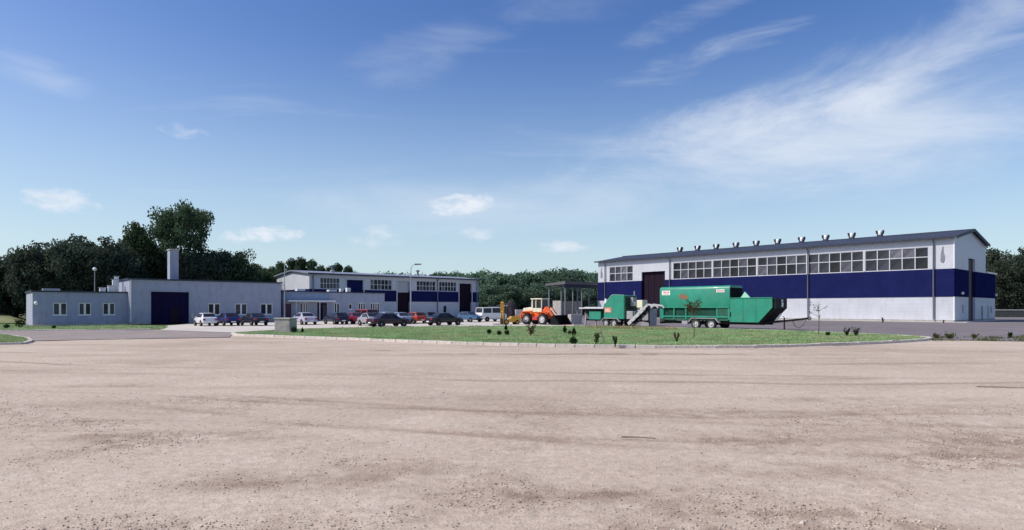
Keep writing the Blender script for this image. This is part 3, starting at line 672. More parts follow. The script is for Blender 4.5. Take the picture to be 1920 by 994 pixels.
# ------------------------------------------------------------------ the second hall
def second_hall():
    P = Vector((-34.4, 105, 0)); LEN = 36.7; WD = 14.4; Z1, Z2, Z3, ZR = 3.15, 5.2, 7.8, 8.5; t = 0.3
    h = thing('workshop_hall', 'smaller white hall with blue band behind the car park', 'building', P, TH)
    def sx(px): r = (px - CX) / F; return (105 * r + 34.4) / (E.x - E.y * r)
    doors = [(sx(650), sx(681), 0, 6.95), (sx(745), sx(768), 0, 6.95), (sx(861), sx(884), 0, 6.95)]
    pd = (sx(831.5), sx(837), 0, 2.35)
    win = [(sx(600), sx(637)), (sx(694), sx(735)), (sx(781), sx(817)), (sx(823), sx(856))]
    wh = [(a, b, Z2 + 0.04, 7.2) for a, b in win]
    wall_runs(h, 'base_wall', M_base, 'x', t, LEN, 0.3, Z1, doors + [pd], 0, t)
    wall_runs(h, 'blue_band', M_blue, 'x', t, LEN, Z1, Z2, doors, -0.06, t + 0.06)
    wall_runs(h, 'upper_wall', M_white_v, 'x', t, LEN, Z2, Z3, doors + wh, 0, t)
    wall_runs(h, 'plinth', M_plinth, 'x', t, LEN, 0, 0.3, doors + [pd], 0.03, t - 0.03)
    # gables: x = 0 faces the light
    for x0 in (0, LEN - t):
        s = 0.0 if x0 == 0 else 0.02
        MB().box(x0, x0 + t - s, 0.02 if x0 else 0, WD, 0, Z1).build('base_wall', M_base, h)
        MB().box(x0 - (0.05 if not x0 else 0), x0 + t, t if x0 else -0.06, WD, Z1, Z2).build('blue_band', M_blue, h)
        MB().box(x0, x0 + t - s, t if x0 else 0, WD, Z2, Z3).prism_x([(0, Z3), (WD, Z3), (WD / 2, ZR - 0.15)], x0, x0 + t - s).build('gable_wall', M_white, h)
    MB().box(t, LEN - t, WD - t, WD, 0, Z3).build('far_wall', M_white_v, h)
    ov = 0.45; sl = (ZR - Z3) / (WD / 2)
    for s in (0, 1):
        poly = [(-ov, Z3 - ov * sl), (WD / 2, ZR), (WD / 2, ZR + 0.2), (-ov, Z3 - ov * sl + 0.2)] if s == 0 else [(WD + ov, Z3 - ov * sl), (WD / 2 + 0.002, ZR), (WD / 2 + 0.002, ZR + 0.2), (WD + ov, Z3 - ov * sl + 0.2)]
        MB().prism_x(poly, -0.4, LEN + 0.4).build('roof', mat('roof_sheet_pale', (0.22, 0.24, 0.30), 0.4, var=0.1, rib=(0, 0.5, 0.03)), h)
    MB().box(-0.45, LEN + 0.45, -ov - 0.16, -ov - 0.002, Z3 - ov * sl - 0.05, Z3 - ov * sl + 0.18).build('gutter', M_fascia, h)
    for a, b in win: window(h, 'x', a, b, Z2 + 0.04, 7.2, 0.05, 6, 2, 0.10, 0.09, 0.14, M_steelfr)
    mats = (M_blue, M_door, M_door)
    for (a, b, z0, z1), m in zip(doors, mats):
        o = MB().box(a - 0.2, b + 0.2, 0.40, 0.48, 0, z1 + 0.1).build('sliding_door', m, h)
        n = 2
        for k in range(n):
            w = (b - a) / n; MB().box(a + k * w + 0.03, a + (k + 1) * w - 0.03, 0.35, 0.399, 0.05, z1 - 0.12).build('door_leaf', m, o)
        MB().box(a - 0.22, a - 0.002, -0.09, 0.2, 0.1, z1 + 0.15).box(b + 0.002, b + 0.22, -0.09, 0.2, 0.1, z1 + 0.15).box(a, b, -0.09, 0.2, z1 + 0.002, z1 + 0.15).build('door_frame', M_steelfr, h)
    B('transom_panel', M_galv, h, doors[1][0] + 0.02, doors[1][1] - 0.02, 0.26, 0.34, 4.9, 6.9)
    B('side_door', M_black, h, pd[0], pd[1], 0.1, 0.16, 0, 2.35)
    for x in (sx(819.5), 0.6, LEN - 0.5): MB().tube([(x, -0.2, 0.3), (x, -0.2, Z3 - 0.5), (x, -0.45, Z3 - 0.2)], 0.11, 10).build('downpipe', M_pipe, h, smooth=True)
    for px, yy in ((821, 7.2), (647, 5.0)):
        x = sx(px); v = MB().box(x - 0.3, x + 0.3, yy - 0.3, yy + 0.3, ZR - 0.6, ZR + 0.4).build('roof_ventilator', M_galv, h)
        MB().lathe_z([(0.01, 0.4), (0.2, 0.4), (0.2, 0.95), (0.42, 1.0), (0.42, 1.15), (0.01, 1.35)], 12, (x, yy, ZR)).build('cowl', M_pipe, v, smooth=True)
second_hall()

# ------------------------------------------------------------------ low office wing with its porch
def wing():
    P = at(531, 88.0); Hh = 4.25; t = 0.3
    def sx(px): r = (px - CX) / F; return (P.y * r - P.x) / (E.x - E.y * r)
    LEN = sx(721); DP = 7.5
    h = thing('office_wing', 'low pale grey office wing with porch slab and white windows', 'building', P, TH)
    wins = [(sx(562.5), sx(568), 1.0, 2.75), (sx(569.5), sx(577), 1.0, 2.75), (sx(626.5), sx(637), 1.0, 2.75), (sx(654), sx(660.5), 1.75, 2.6), (sx(672), sx(685.5), 0.95, 2.75), (sx(694.5), sx(712), 0.95, 2.75)]
    ent = (sx(595), sx(613), 0.0, 2.7); d2 = (sx(535.5), sx(546), 0.0, 2.6)
    wall_runs(h, 'wall', M_render2, 'x', t, LEN, 0.25, Hh, wins + [ent, d2], 0, t)
    wall_runs(h, 'plinth', M_plinth, 'x', t, LEN, 0, 0.25, [ent, d2], -0.03, t + 0.03)
    MB().box(0, t, 0.002, DP, 0, Hh).box(LEN - t, LEN - 0.002, t, DP, 0, Hh).box(t, LEN - t, DP - t, DP, 0, Hh).build('wall', M_render2, h)
    MB().box(-0.12, LEN + 0.12, -0.12, DP + 0.1, Hh + 0.002, Hh + 0.16).build('roof_edge', M_fascia, h)
    for i, (a, b, z0, z1) in enumerate(wins): window(h, 'x', a, b, z0, z1, 0.06, 1 if i in (0, 3) else (2 if i < 4 else 4 if i == 5 else 3), 1, 0.09, 0.12, 0.10, sill=True)
    o = B('entrance_door', M_navy, h, ent[0], ent[1], 0.14, 0.20, 0, 2.7)
    w = (ent[1] - ent[0]) / 2
    for k in range(2):
        p = bpy.data.objects.new('pane', pane_mesh('x', w - 0.3, 2.1)); C.objects.link(p); p.parent = o; p.location = (ent[0] + w * (k + 0.5), 0.12, 1.4)
    B('side_door', mat('maroon_panel', (0.07, 0.02, 0.045), 0.6), h, d2[0], d2[1], 0.14, 0.20, 0, 2.6)
    # porch slab on posts, and a step
    B('porch_slab', M_frame, h, sx(534), sx(622), -1.35, -0.002, 2.88, 3.05)
    B('porch_fascia', mat('blue_grey_fascia', (0.20, 0.26, 0.38), 0.6), h, sx(534), sx(617), -0.12, -0.002, 3.06, 4.05)
    for px in (549, 593, 620): MB().tube([(sx(px), -1.2, 0.0), (sx(px), -1.2, 2.88)], 0.07, 10).build('porch_post', M_steelfr, h, smooth=True)
    B('step', M_cpark, h, sx(592), sx(631), -1.7, -0.04, 0.0, 0.17, 0.01); B('step', M_cpark, h, sx(590), sx(633), -2.2, -1.702, 0.0, 0.085, 0.01)
    # roof boxes
    for px, w_, d_, hh in ((570, 1.2, 0.8, 0.35), (630, 1.3, 0.8, 0.30), (647, 0.5, 0.5, 0.5), (660, 0.6, 0.6, 0.65)):
        x = sx(px); B('roof_vent', M_frame, h, x - w_ / 2, x + w_ / 2, 1.0, 1.0 + d_, Hh + 0.162, Hh + 0.162 + hh, 0.03)
    MB().tube([(sx(533.5), -0.12, 0.2), (sx(533.5), -0.12, Hh)], 0.06, 8).build('downpipe', M_pipe, h, smooth=True)
wing()

# ------------------------------------------------------------------ garage block and low annexe on the left
def garage():
    P = gp(243, 608.5); Hh = 5.35; t = 0.35; DP = 11.0
    def sx(px): r = (px - CX) / F; return (P.y * r - P.x) / (E.x - E.y * r)
    LEN = sx(526.5)
    h = thing('garage_building', 'grey rendered flat-roofed block with large navy garage door and square chimney', 'building', P, TH)
    door = (sx(283), sx(354.5), 0, 3.95)
    wins = [(sx(390.5), sx(413.5)), (sx(441), sx(464)), (sx(488.5), sx(511.5))]
    wh = [(a, b, 1.05, 2.55) for a, b in wins]
    wall_runs(h, 'wall', M_render, 'x', 0, LEN, 0.35, Hh, [door] + wh, 0, t)
    wall_runs(h, 'plinth', M_plinth, 'x', 0, LEN, 0, 0.35, [door], -0.04, t + 0.04)
    MB().box(0.0, t, t + 0.002, DP, 0, Hh).build('wall', M_render2, h)
    MB().box(LEN - t, LEN, t + 0.002, DP, 0, Hh).box(t, LEN - t, DP - t, DP, 0, Hh).build('wall', M_render, h)
    MB().box(-0.14, LEN + 0.14, -0.14, DP + 0.1, Hh + 0.002, Hh + 0.17).build('roof_edge', M_fascia, h)
    for a, b in wins: window(h, 'x', a, b, 1.05, 2.55, 0.10, 2, 1, 0.10, 0.20, 0.10, sill=True)
    o = MB().box(door[0] - 0.1, door[1] + 0.1, 0.24, 0.30, 0, 4.0).build('garage_door', M_navy, h)
    w = (door[1] - door[0]) / 4
    for c in range(4):
        for r in range(4):
            if (c, r) in ((2, 0), (2, 1)): continue
            MB().box(door[0] + c * w + 0.02, door[0] + (c + 1) * w - 0.02, 0.205, 0.239, r * 0.98 + 0.03, (r + 1) * 0.98 - 0.01).build('door_panel', M_navy, o, 0.01)
    B('wicket_door', M_door, o, door[0] + 2 * w + 0.05, door[0] + 3 * w - 0.05, 0.19, 0.238, 0.03, 1.95)
    MB().box(door[0] - 0.18, door[0] - 0.002, -0.05, 0.2, 0.0, 4.12).box(door[1] + 0.002, door[1] + 0.18, -0.05, 0.2, 0, 4.12).box(door[0], door[1], -0.05, 0.2, 3.952, 4.12).build('door_frame', M_render2, h)
    # chimney
    x0, x1 = sx(320.5) + 0.35, sx(338) + 0.3; 
    ch = MB().box(x0, x1, 2.0, 3.3, Hh + 0.172, Hh + 3.95).build('chimney', M_render2, h)
    B('chimney_cap', M_conc, ch, x0 - 0.08, x1 + 0.08, 1.92, 3.38, Hh + 3.952, Hh + 4.10)
    MB().tube([(0.12, -0.07, 0.3), (0.12, -0.07, Hh)], 0.055, 8).build('downpipe', M_frame, h, smooth=True)
    B('electric_box', M_galv, h, sx(358), sx(363), -0.12, -0.001, 0.6, 1.3, 0.01)
    return P
GP = garage()
def annexe():
    P0 = GP + L * 1.0; Hh = 3.75; t = 0.3
    r = (61 - CX) / F; s = (P0.y * r - P0.x) / (E.x - E.y * r)      # negative: distance leftwards along the front
    P = P0 + E * s; LEN = -s - 0.004
    def sx(px): r = (px - CX) / F; return (P.y * r - P.x) / (E.x - E.y * r)
    h = thing('low_annexe', 'low grey flat-roofed annexe with three white windows beside the garage block', 'building', P, TH)
    wins = [(sx(99.5), sx(126)), (sx(147.5), sx(171)), (sx(193), sx(216))]
    wh = [(a, b, 1.15, 2.55) for a, b in wins]
    wall_runs(h, 'wall', M_render, 'x', 0, LEN, 0.3, Hh, wh, 0, t)
    MB().box(0, LEN, -0.04, t, 0, 0.298).build('plinth', M_plinth, h)
    MB().box(0, t, t + 0.002, 8.5, 0, Hh).box(t, LEN, 8.5 - t, 8.5, 0, Hh).build('wall', M_render2, h)
    MB().box(-0.14, LEN, -0.14, 8.6, Hh + 0.002, Hh + 0.16).build('roof_edge', M_fascia, h)
    for a, b in wins: window(h, 'x', a, b, 1.15, 2.55, 0.08, 2, 1, 0.09, 0.2, 0.10, sill=True)
    for x, w, y, hh in ((LEN - 1.6, 0.5, 1.0, 0.7), (LEN - 1.0, 0.45, 2.0, 1.5), (LEN - 2.3, 0.6, 1.5, 0.45), (LEN - 0.6, 0.4, 3.2, 1.9)):
        v = B('roof_vent', M_frame, h, x - w / 2, x + w / 2, y, y + w, Hh + 0.162, Hh + 0.162 + hh, 0.02)
        B('vent_cap', M_galv, v, x - w / 2 - 0.06, x + w / 2 + 0.06, y - 0.06, y + w + 0.06, Hh + 0.164 + hh, Hh + 0.24 + hh)
    B('roof_hatch', M_galv, h, 1.0, 2.6, 1.0, 2.2, Hh + 0.162, Hh + 0.42, 0.03)
    wall_lamp(h, (0.3, -0.12, 2.5))
    B('pavement_slab', M_cpark, h, -1.5, LEN - 0.2, -1.0, -0.041, 0.0, 0.075)
annexe()

# ------------------------------------------------------------------ open storage shed beside the hall
def shed():
    P = at(1060, 126.0)
    h = thing('storage_canopy', 'open-sided dark flat canopy on steel columns beside the big hall', 'canopy', P, TH)
    MB().prism_x([(-0.3, 6.80), (5.4, 6.60), (5.4, 7.0), (-0.3, 7.40)], -0.4, 11.0).build('roof', mat('grey_canopy_roof', (0.11, 0.11, 0.12), 0.6, var=0.12), h)
    for i, x in enumerate((0.3, 4.0, 7.6, 10.5)):
        for y in (0.3, 4.9):
            c = B('column', M_pipe, h, x - 0.12, x + 0.12, y - 0.12, y + 0.12, 0, 6.55)  # columns coloured dark to stand for the deep shade under the canopy
            B('base_plate', M_galv, c, x - 0.3, x + 0.3, y - 0.3, y + 0.3, 0.0, 0.05)
        MB().bar((x, 0.2, 6.74), (x, 5.2, 6.58), 0.2, 0.3).build('beam', M_pipe, h)
    MB().box(-0.2, 10.8, 0.14, 0.40, 6.10, 6.78).build('front_beam', M_fascia, h)
    b = thing('bunker_wall', 'concrete push wall standing under the dark canopy', 'wall', at(1052, 132.4), TH)
    for i in range(2): MB().box(0, 0.35, i * 1.26, i * 1.26 + 1.24, 0, 3.5).build('concrete_panel', M_conc, b, 0.02)
    for i in range(6): MB().box(0.36 + i * 1.5, 0.36 + i * 1.5 + 1.48, 2.2, 2.55, 0, 3.4).build('concrete_panel', M_conc, b, 0.02)
shed()

# ------------------------------------------------------------------ posts, blocks, fence, far bits
def lamp_post(px, d, hgt, arm, label, rz=0.0, globe=False):
    t = thing('lamp_post', label, 'lamp post', at(px, d), rz, 'lamp posts round the works yard')
    MB().tube([(0, 0, 0), (0, 0, hgt * 0.5), (0, 0, hgt - 0.5)], [0.075, 0.06, 0.045], 10).build('pole', M_galv, t, smooth=True)
    B('base', M_conc, t, -0.22, 0.22, -0.22, 0.22, -0.05, 0.12, 0.02)
    if globe:
        prof = [(0.01, -0.25)] + [(0.26 * math.cos(a), 0.26 * math.sin(a)) for a in np.linspace(-1.3, 1.3, 7)] + [(0.01, 0.25)]
        MB().lathe_z(prof, 12, (0, 0, hgt - 0.25)).build('lamp_globe', M_lamp, t, smooth=True)
    else:
        MB().tube([(0, 0, hgt - 0.55), (arm * 0.35, 0, hgt - 0.12), (arm, 0, hgt)], [0.05, 0.045, 0.04], 8).build('arm', M_galv, t, smooth=True)
        MB().prism_y([(arm - 0.1, hgt - 0.10), (arm + 0.75, hgt - 0.04), (arm + 0.75, hgt + 0.08), (arm - 0.1, hgt + 0.10)], -0.16, 0.16).build('lamp_head', M_pipe, t, 0.02)
lamp_post(533.5, 84.5, 8.5, 0.6, 'tall thin lamp post at the corner of the garage block', math.radians(40))
lamp_post(770.5, 80.0, 7.6, 0.6, 'slim lamp post with short arm among the parked cars', 0.0)
lamp_post(177.5, 86.0, 7.6, 0, 'lamp post with round head behind the low annexe', 0.0, True)

def conc_block(px, py, w, d, h, label, rz, name='concrete_block', m=None, slab=False):
    t = thing(name, label, 'concrete block', gp(px, py), rz)
    MB().box(-w / 2, w / 2, 0, d, 0, h).build('block', m or M_conc, t, 0.035)
    if slab: MB().box(-w / 2 - 0.05, w / 2 + 0.05, -0.05, d + 0.05, h + 0.002, h + 0.10).build('cover_slab', M_conc, t, 0.02)
    return t
cb = conc_block(529, 626.0, 1.30, 1.0, 1.12, 'weathered concrete utility block on the tip of the grass island', math.radians(-12), m=mat('weathered_concrete', (0.36, 0.33, 0.32), 0.95, var=0.2, vscale=3, bump=0.02, bscale=18, dirt=0.5), slab=True)
conc_block(1081, 608.0, 1.45, 0.9, 1.2, 'pale concrete block between orange loader and green shredder', math.radians(20))
conc_block(976, 606.0, 1.25, 0.8, 1.75, 'tall pale concrete block behind the orange loader', math.radians(10))
wl = thing('retaining_wall', 'low dark retaining wall with pale coping beyond the hall end', 'wall', at(1866, 128.0), math.radians(-6))
MB().box(0, 60, 0, 0.4, 0, 1.42).build('wall', mat('shade_dark_wall', (0.06, 0.065, 0.06), 0.95, var=0.25), wl)  # the wall's shade is put into its dark colour
for i in range(24): MB().box(i * 2.5 + 0.01, i * 2.5 + 2.49, -0.06, 0.46, 1.422, 1.62).build('coping_stone', M_conc, wl, 0.015)
fc = thing('concrete_fence', 'grey concrete panel fence behind the grassy bank', 'fence', at(-60, 112, 0.9), math.radians(4))
for i in range(7):
    B('post', M_conc, fc, i * 2.6 - 0.09, i * 2.6 + 0.09, -0.09, 0.09, 0, 2.35)
    for k in range(4): B('fence_panel', M_conc, fc, i * 2.6 + 0.095, i * 2.6 + 2.505, -0.04, 0.04, 0.05 + k * 0.55, 0.05 + k * 0.55 + 0.54, 0.01)
def heap(px0, px1, d, hgt, label, seed):
    a, b = at(px0, d), at(px1, d); w = (b - a).length; n, k = 26, 12; mb = MB(); rr = random.Random(seed)
    ph = [rr.random() * 6 for _ in range(4)]; vs = []
    for i in range(n):
        u = i / (n - 1)
        top = hgt * min(1, 4.5 * u * (1 - u) + 0.02) * (0.82 + 0.14 * math.sin(u * 9 + ph[0]) + 0.06 * math.sin(u * 23 + ph[1]))
        for j in range(k):
            v = j / (k - 1); vs.append((w * u, (v - 0.5) * 9, max(0, top * math.sin(math.pi * v) ** 0.7 + 0.12 * rr.uniform(-1, 1) * math.sin(math.pi * v)) - 0.02))
    mb.add(vs, [(i * k + j, (i + 1) * k + j, (i + 1) * k + j + 1, i * k + j + 1) for i in range(n - 1) for j in range(k - 1)])
    o = mb.build('compost_heap', M_heap, None, smooth=True); o.location = a; tag(o, label, 'heap')
heap(898, 985, 122, 3.6, 'long dark heap of compost below the far trees', 3)
tag(MB().tube([(0, 0, 0.03), (0.22, -0.03, 0.035), (0.5, -0.10, 0.03)], [0.013, 0.012, 0.008], 6).build('stick', M_wood, None), 'short dark stick lying on the gravel', 'stick').location = gp(1165, 823)
tag(MB().tube([(0, 0, 0.03), (0.5, -0.1, 0.03), (1.0, -0.25, 0.03)], [0.014, 0.013, 0.008], 6).build('stick', M_wood, None), 'longer dark stick lying near the edge of the gravel yard', 'stick').location = gp(1832, 727)

# ------------------------------------------------------------------ wheels
_wheel = {}
def wheel(parent, x, y, r, w, side, rim_m=None, lug=False, name='wheel'):
    """side -1: outer face towards local -y"""
    rim_m = rim_m or M_rim; key = (round(r, 3), round(w, 3), lug)
    if key not in _wheel:
        mb = MB(); n = 26; ri = r * 0.60
        mb.lathe_y([(ri, -w / 2 + 0.01), (r * 0.80, -w / 2), (r * 0.95, -w / 2 + 0.02), (r, -w / 4), (r, w / 4), (r * 0.95, w / 2 - 0.02), (r * 0.80, w / 2), (ri, w / 2 - 0.01)], n)
        if lug:
            for k in range(18):
                a = 2 * math.pi * k / 18
                for s in (-1, 1): mb.bar((r * 1.0 * math.cos(a), s * w * 0.05, r * math.sin(a)), (r * 1.0 * math.cos(a + 0.14), s * w * 0.48, r * math.sin(a + 0.14)), 0.05, 0.06)
        ty = mb.mesh('tyre', smooth=True); ty.materials.append(M_rubber)
        rm = MB().lathe_y([(ri + 0.005, -w / 2 + 0.012), (ri * 0.92, -w / 2 + 0.02), (ri * 0.86, -w / 2 + 0.07), (ri * 0.45, -w / 2 + 0.06), (ri * 0.38, -w / 2 + 0.015), (ri * 0.2, -w / 2), (0.002, -w / 2)], n).mesh('rim', smooth=True)
        holes = MB()
        for k in range(8):
            a = 2 * math.pi * k / 8; cx, cz = ri * 0.66 * math.cos(a), ri * 0.66 * math.sin(a)
            holes.lathe_y([(ri * 0.11, -w / 2 + 0.058), (0.001, -w / 2 + 0.056)], 8, (cx, 0, cz))
        hm = holes.mesh('rim_hole'); hm.materials.append(M_dark)
        bk = MB().lathe_y([(ri + 0.004, w * 0.3), (0.002, w * 0.3)], n).mesh('hub'); bk.materials.append(M_dark)
        _wheel[key] = (ty, rm, hm, bk)
    ty, rm, hm, bk = _wheel[key]
    e = bpy.data.objects.new(name, ty); C.objects.link(e); e.parent = parent; e.location = (x, y, r); e.rotation_euler = (0, rnd.random() * 6, 0) if side < 0 else (0, rnd.random() * 6, math.pi)
    rr = rm.copy() if rim_m is not M_rim else rm
    if len(rr.materials) == 0: rr.materials.append(rim_m)
    else: rr.materials[0] = rim_m
    for nm, me in (('rim', rr), ('rim_hole', hm), ('hub', bk)):
        c = bpy.data.objects.new(nm, me); C.objects.link(c); c.parent = e
        if nm == 'rim_hole': c['kind'] = 'stuff'
    return e

# ------------------------------------------------------------------ big green trailer machine
def trailer():
    P = Vector((22.6, 52.0, 0)) ; RZ = TH - math.pi / 2     # local x: towards the tow bar, local -y: towards the yard
    h = thing('green_trailer_machine', 'large green trailer-mounted recycling machine with tall box, open hopper and drawbar', 'machine', P, RZ)
    WD = 2.35; zc = 0.62
    # tall box (rounded top edges), u from -12.1 to -4.64
    x0, x1 = -12.05, -4.64
    prof = [(0, 2.03), (0, 3.72), (0.05, 3.88), (0.16, 3.98), (0.32, 4.02), (WD - 0.32, 4.02), (WD - 0.16, 3.98), (WD - 0.05, 3.88), (WD, 3.72), (WD, 2.03)]
    MB().prism_x(prof, x0, x1).build('box_body', M_green, h, 0.02, True)
    B('rub_rail', M_green, h, x0, x1, -0.06, -0.001, 1.98, 2.07, 0.01)
    # lower flank: dark bays between green posts
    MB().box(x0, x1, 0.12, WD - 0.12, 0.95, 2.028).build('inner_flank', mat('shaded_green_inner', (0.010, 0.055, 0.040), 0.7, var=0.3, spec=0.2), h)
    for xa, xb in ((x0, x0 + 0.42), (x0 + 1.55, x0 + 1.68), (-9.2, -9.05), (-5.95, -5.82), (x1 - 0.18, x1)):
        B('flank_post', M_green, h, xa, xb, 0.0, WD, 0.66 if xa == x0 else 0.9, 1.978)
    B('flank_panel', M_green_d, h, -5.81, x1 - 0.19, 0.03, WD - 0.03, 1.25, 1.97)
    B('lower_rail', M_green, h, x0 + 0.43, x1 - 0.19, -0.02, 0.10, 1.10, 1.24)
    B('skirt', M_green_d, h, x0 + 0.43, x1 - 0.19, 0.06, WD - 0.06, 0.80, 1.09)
    # chassis
    MB().box(x0 + 0.1, -1.6, 0.35, 0.55, 0.50, 0.72).box(x0 + 0.1, -1.6, WD - 0.55, WD - 0.35, 0.50, 0.72).build('chassis', M_black, h)
    for x in (-11.3, -9.6, -5.3, -3.6, -2.2): B('cross_member', M_black, h, x, x + 0.15, 0.551, WD - 0.551, 0.52, 0.70)
    B('rear_bumper', M_black, h, x0 - 0.06, x0 + 0.06, 0.1, WD - 0.1, 0.45, 0.64); B('rear_lamp', M_tail, h, x0 + 0.07, x0 + 0.35, -0.03, -0.001, 0.70, 0.85)
    B('tool_box', M_greyp, h, -9.55, -8.95, -0.02, 0.33, 0.42, 0.74, 0.02)
    # tandem axle
    for x in (-8.02, -6.42):
        MB().tube([(x, 0.1, 0.47), (x, WD - 0.1, 0.47)], 0.07, 8).build('axle', M_black, h)
        wheel(h, x, 0.02, 0.48, 0.30, -1); wheel(h, x, WD - 0.02, 0.48, 0.30, 1)
    arch = [(-8.85, 0.62), (-8.45, 1.05), (-6.0, 1.05), (-5.6, 0.62)]; inn = [(-5.68, 0.62), (-6.04, 0.99), (-8.41, 0.99), (-8.77, 0.62)]
    for y in (-0.14, WD - 0.2): MB().prism_y(arch + inn, y, y + 0.34).build('mudguard', M_greyp, h)
    # hopper
    hx0, hx1 = -4.62, -0.74; tz, bz = 2.82, 0.72
    side = [(hx0, bz), (-1.97, bz), (hx1, 2.02), (hx1, tz), (hx0, tz)]
    for y in (0.0, WD - 0.06): MB().prism_y(side, y, y + 0.06).build('hopper_side', M_green, h)
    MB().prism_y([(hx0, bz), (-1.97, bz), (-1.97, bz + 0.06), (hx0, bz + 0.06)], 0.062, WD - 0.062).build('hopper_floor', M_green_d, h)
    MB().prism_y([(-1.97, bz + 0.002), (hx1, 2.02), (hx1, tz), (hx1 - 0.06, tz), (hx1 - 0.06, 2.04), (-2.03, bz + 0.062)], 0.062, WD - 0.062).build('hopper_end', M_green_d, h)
    for xs in (-3.4, -2.2): B('hopper_rib', M_green, h, xs, xs + 0.03, -0.025, -0.001, bz + 0.05, tz - 0.05)
    MB().box(hx0, hx1, -0.04, 0.10, tz + 0.002, tz + 0.07).build('hopper_rim', M_green, h)
    # conveyor frame behind the hopper end: dark sloping trough with lamp
    MB().prism_y([(-2.25, 0.55), (-1.90, 0.55), (-0.52, 1.95), (-0.52, 2.80), (-0.72, 2.80), (-0.72, 2.01)], 0.15, WD - 0.05).build('front_frame', M_black, h)
    B('work_lamp', M_lamp, h, -0.51, -0.46, 1.2, 1.5, 2.05, 2.45, 0.02)
    B('sign_plate', M_label, h, -0.511, -0.49, 1.2, 1.5, 2.5, 2.7)
    # dark sheet painting the box end's shade; flap with sunlight in its colour
    B('end_shade_sheet', M_dark, h, x1 + 0.001, x1 + 0.05, 0.12, WD - 0.12, 2.83, 3.80)
    MB().add([(x1 + 0.95, 0.10, tz), (x1 + 1.95, 0.10, tz), (x1 + 1.15, 0.55, 3.42), (x1 + 0.95, 0.16, tz), (x1 + 1.95, 0.16, tz), (x1 + 1.15, 0.61, 3.42)], [(0, 1, 2), (5, 4, 3), (0, 3, 4, 1), (1, 4, 5, 2), (2, 5, 3, 0)]).build('hopper_flap', mat('lit_green_flap', (0.16, 0.42, 0.30), 0.5), h)
    # drawbar
    mb = MB()
    for y in (0.45, WD - 0.45): mb.bar((-2.3, y, 0.62), (0.55, WD / 2 + (-0.08 if y < 1 else 0.08), 0.95), 0.14, 0.16)
    mb.bar((0.5, WD / 2, 0.94), (1.75, WD / 2, 1.10), 0.20, 0.18); mb.build('drawbar', M_black, h)
    MB().lathe_y([(0.10, -0.05), (0.15, -0.05), (0.15, 0.05), (0.10, 0.05)], 14, (1.85, WD / 2, 1.11)).build('tow_eye', M_black, h, smooth=True)
    MB().tube([(-0.1, 0.85, 0.0), (-0.1, 0.85, 1.15)], 0.06, 10).box(-0.25, 0.05, 0.7, 1.0, 0.0, 0.04).tube([(-0.1, 0.85, 1.15), (-0.1, 0.72, 1.25), (-0.1, 0.55, 1.25)], 0.025, 6).build('jack_leg', M_black, h)
    MB().tube([(0.5, 1.1, 0.85), (0.75, 1.05, 0.42), (1.05, 1.1, 0.30), (1.4, 1.1, 0.55), (1.6, 1.15, 0.98)], 0.025, 6).build('cable', M_black, h)
    MB().bar((-0.95, 0.8, 0.72), (-0.35, 0.8, 1.45), 0.10, 0.12).build('strut', M_frame, h)
    # stickers with red print
    s = B('sticker', M_label, h, -11.80, -10.86, -0.008, -0.001, 3.22, 3.66)
    for a, b, c, d in ((-11.62, -11.50, 3.42, 3.58), (-11.46, -11.40, 3.42, 3.58), (-11.40, -11.34, 3.48, 3.54), (-11.30, -11.18, 3.42, 3.46), (-11.24, -11.18, 3.46, 3.58), (-11.12, -11.02, 3.42, 3.58), (-11.62, -11.02, 3.30, 3.34)): B('print', M_red, s, a, b, -0.012, -0.009, c, d)
    s = B('sticker', M_label, h, -5.95, -5.15, -0.008, -0.001, 3.40, 3.66)
    for k in range(6): B('print', M_red, s, -5.87 + k * 0.115, -5.79 + k * 0.115, -0.012, -0.009, 3.47, 3.58)
    mb = MB(); n = 20
    for cx, cz, rx, rz_ in ((-9.35, 3.0, 0.50, 0.20), (-9.55, 3.22, 0.28, 0.10)):
        pts = [(cx + rx * math.cos(2 * math.pi * k / n), cz + rz_ * math.sin(2 * math.pi * k / n)) for k in range(n)]
        mb.prism_y(pts, -0.006 if rx > 0.4 else -0.009, -0.002)
    mb.build('emblem', M_redfaint, h)
    # hand rail on the roof end
    B('grab_handle', M_black, h, x1 + 0.06, x1 + 0.12, -0.05, 0.0, 1.2, 1.6)
trailer()

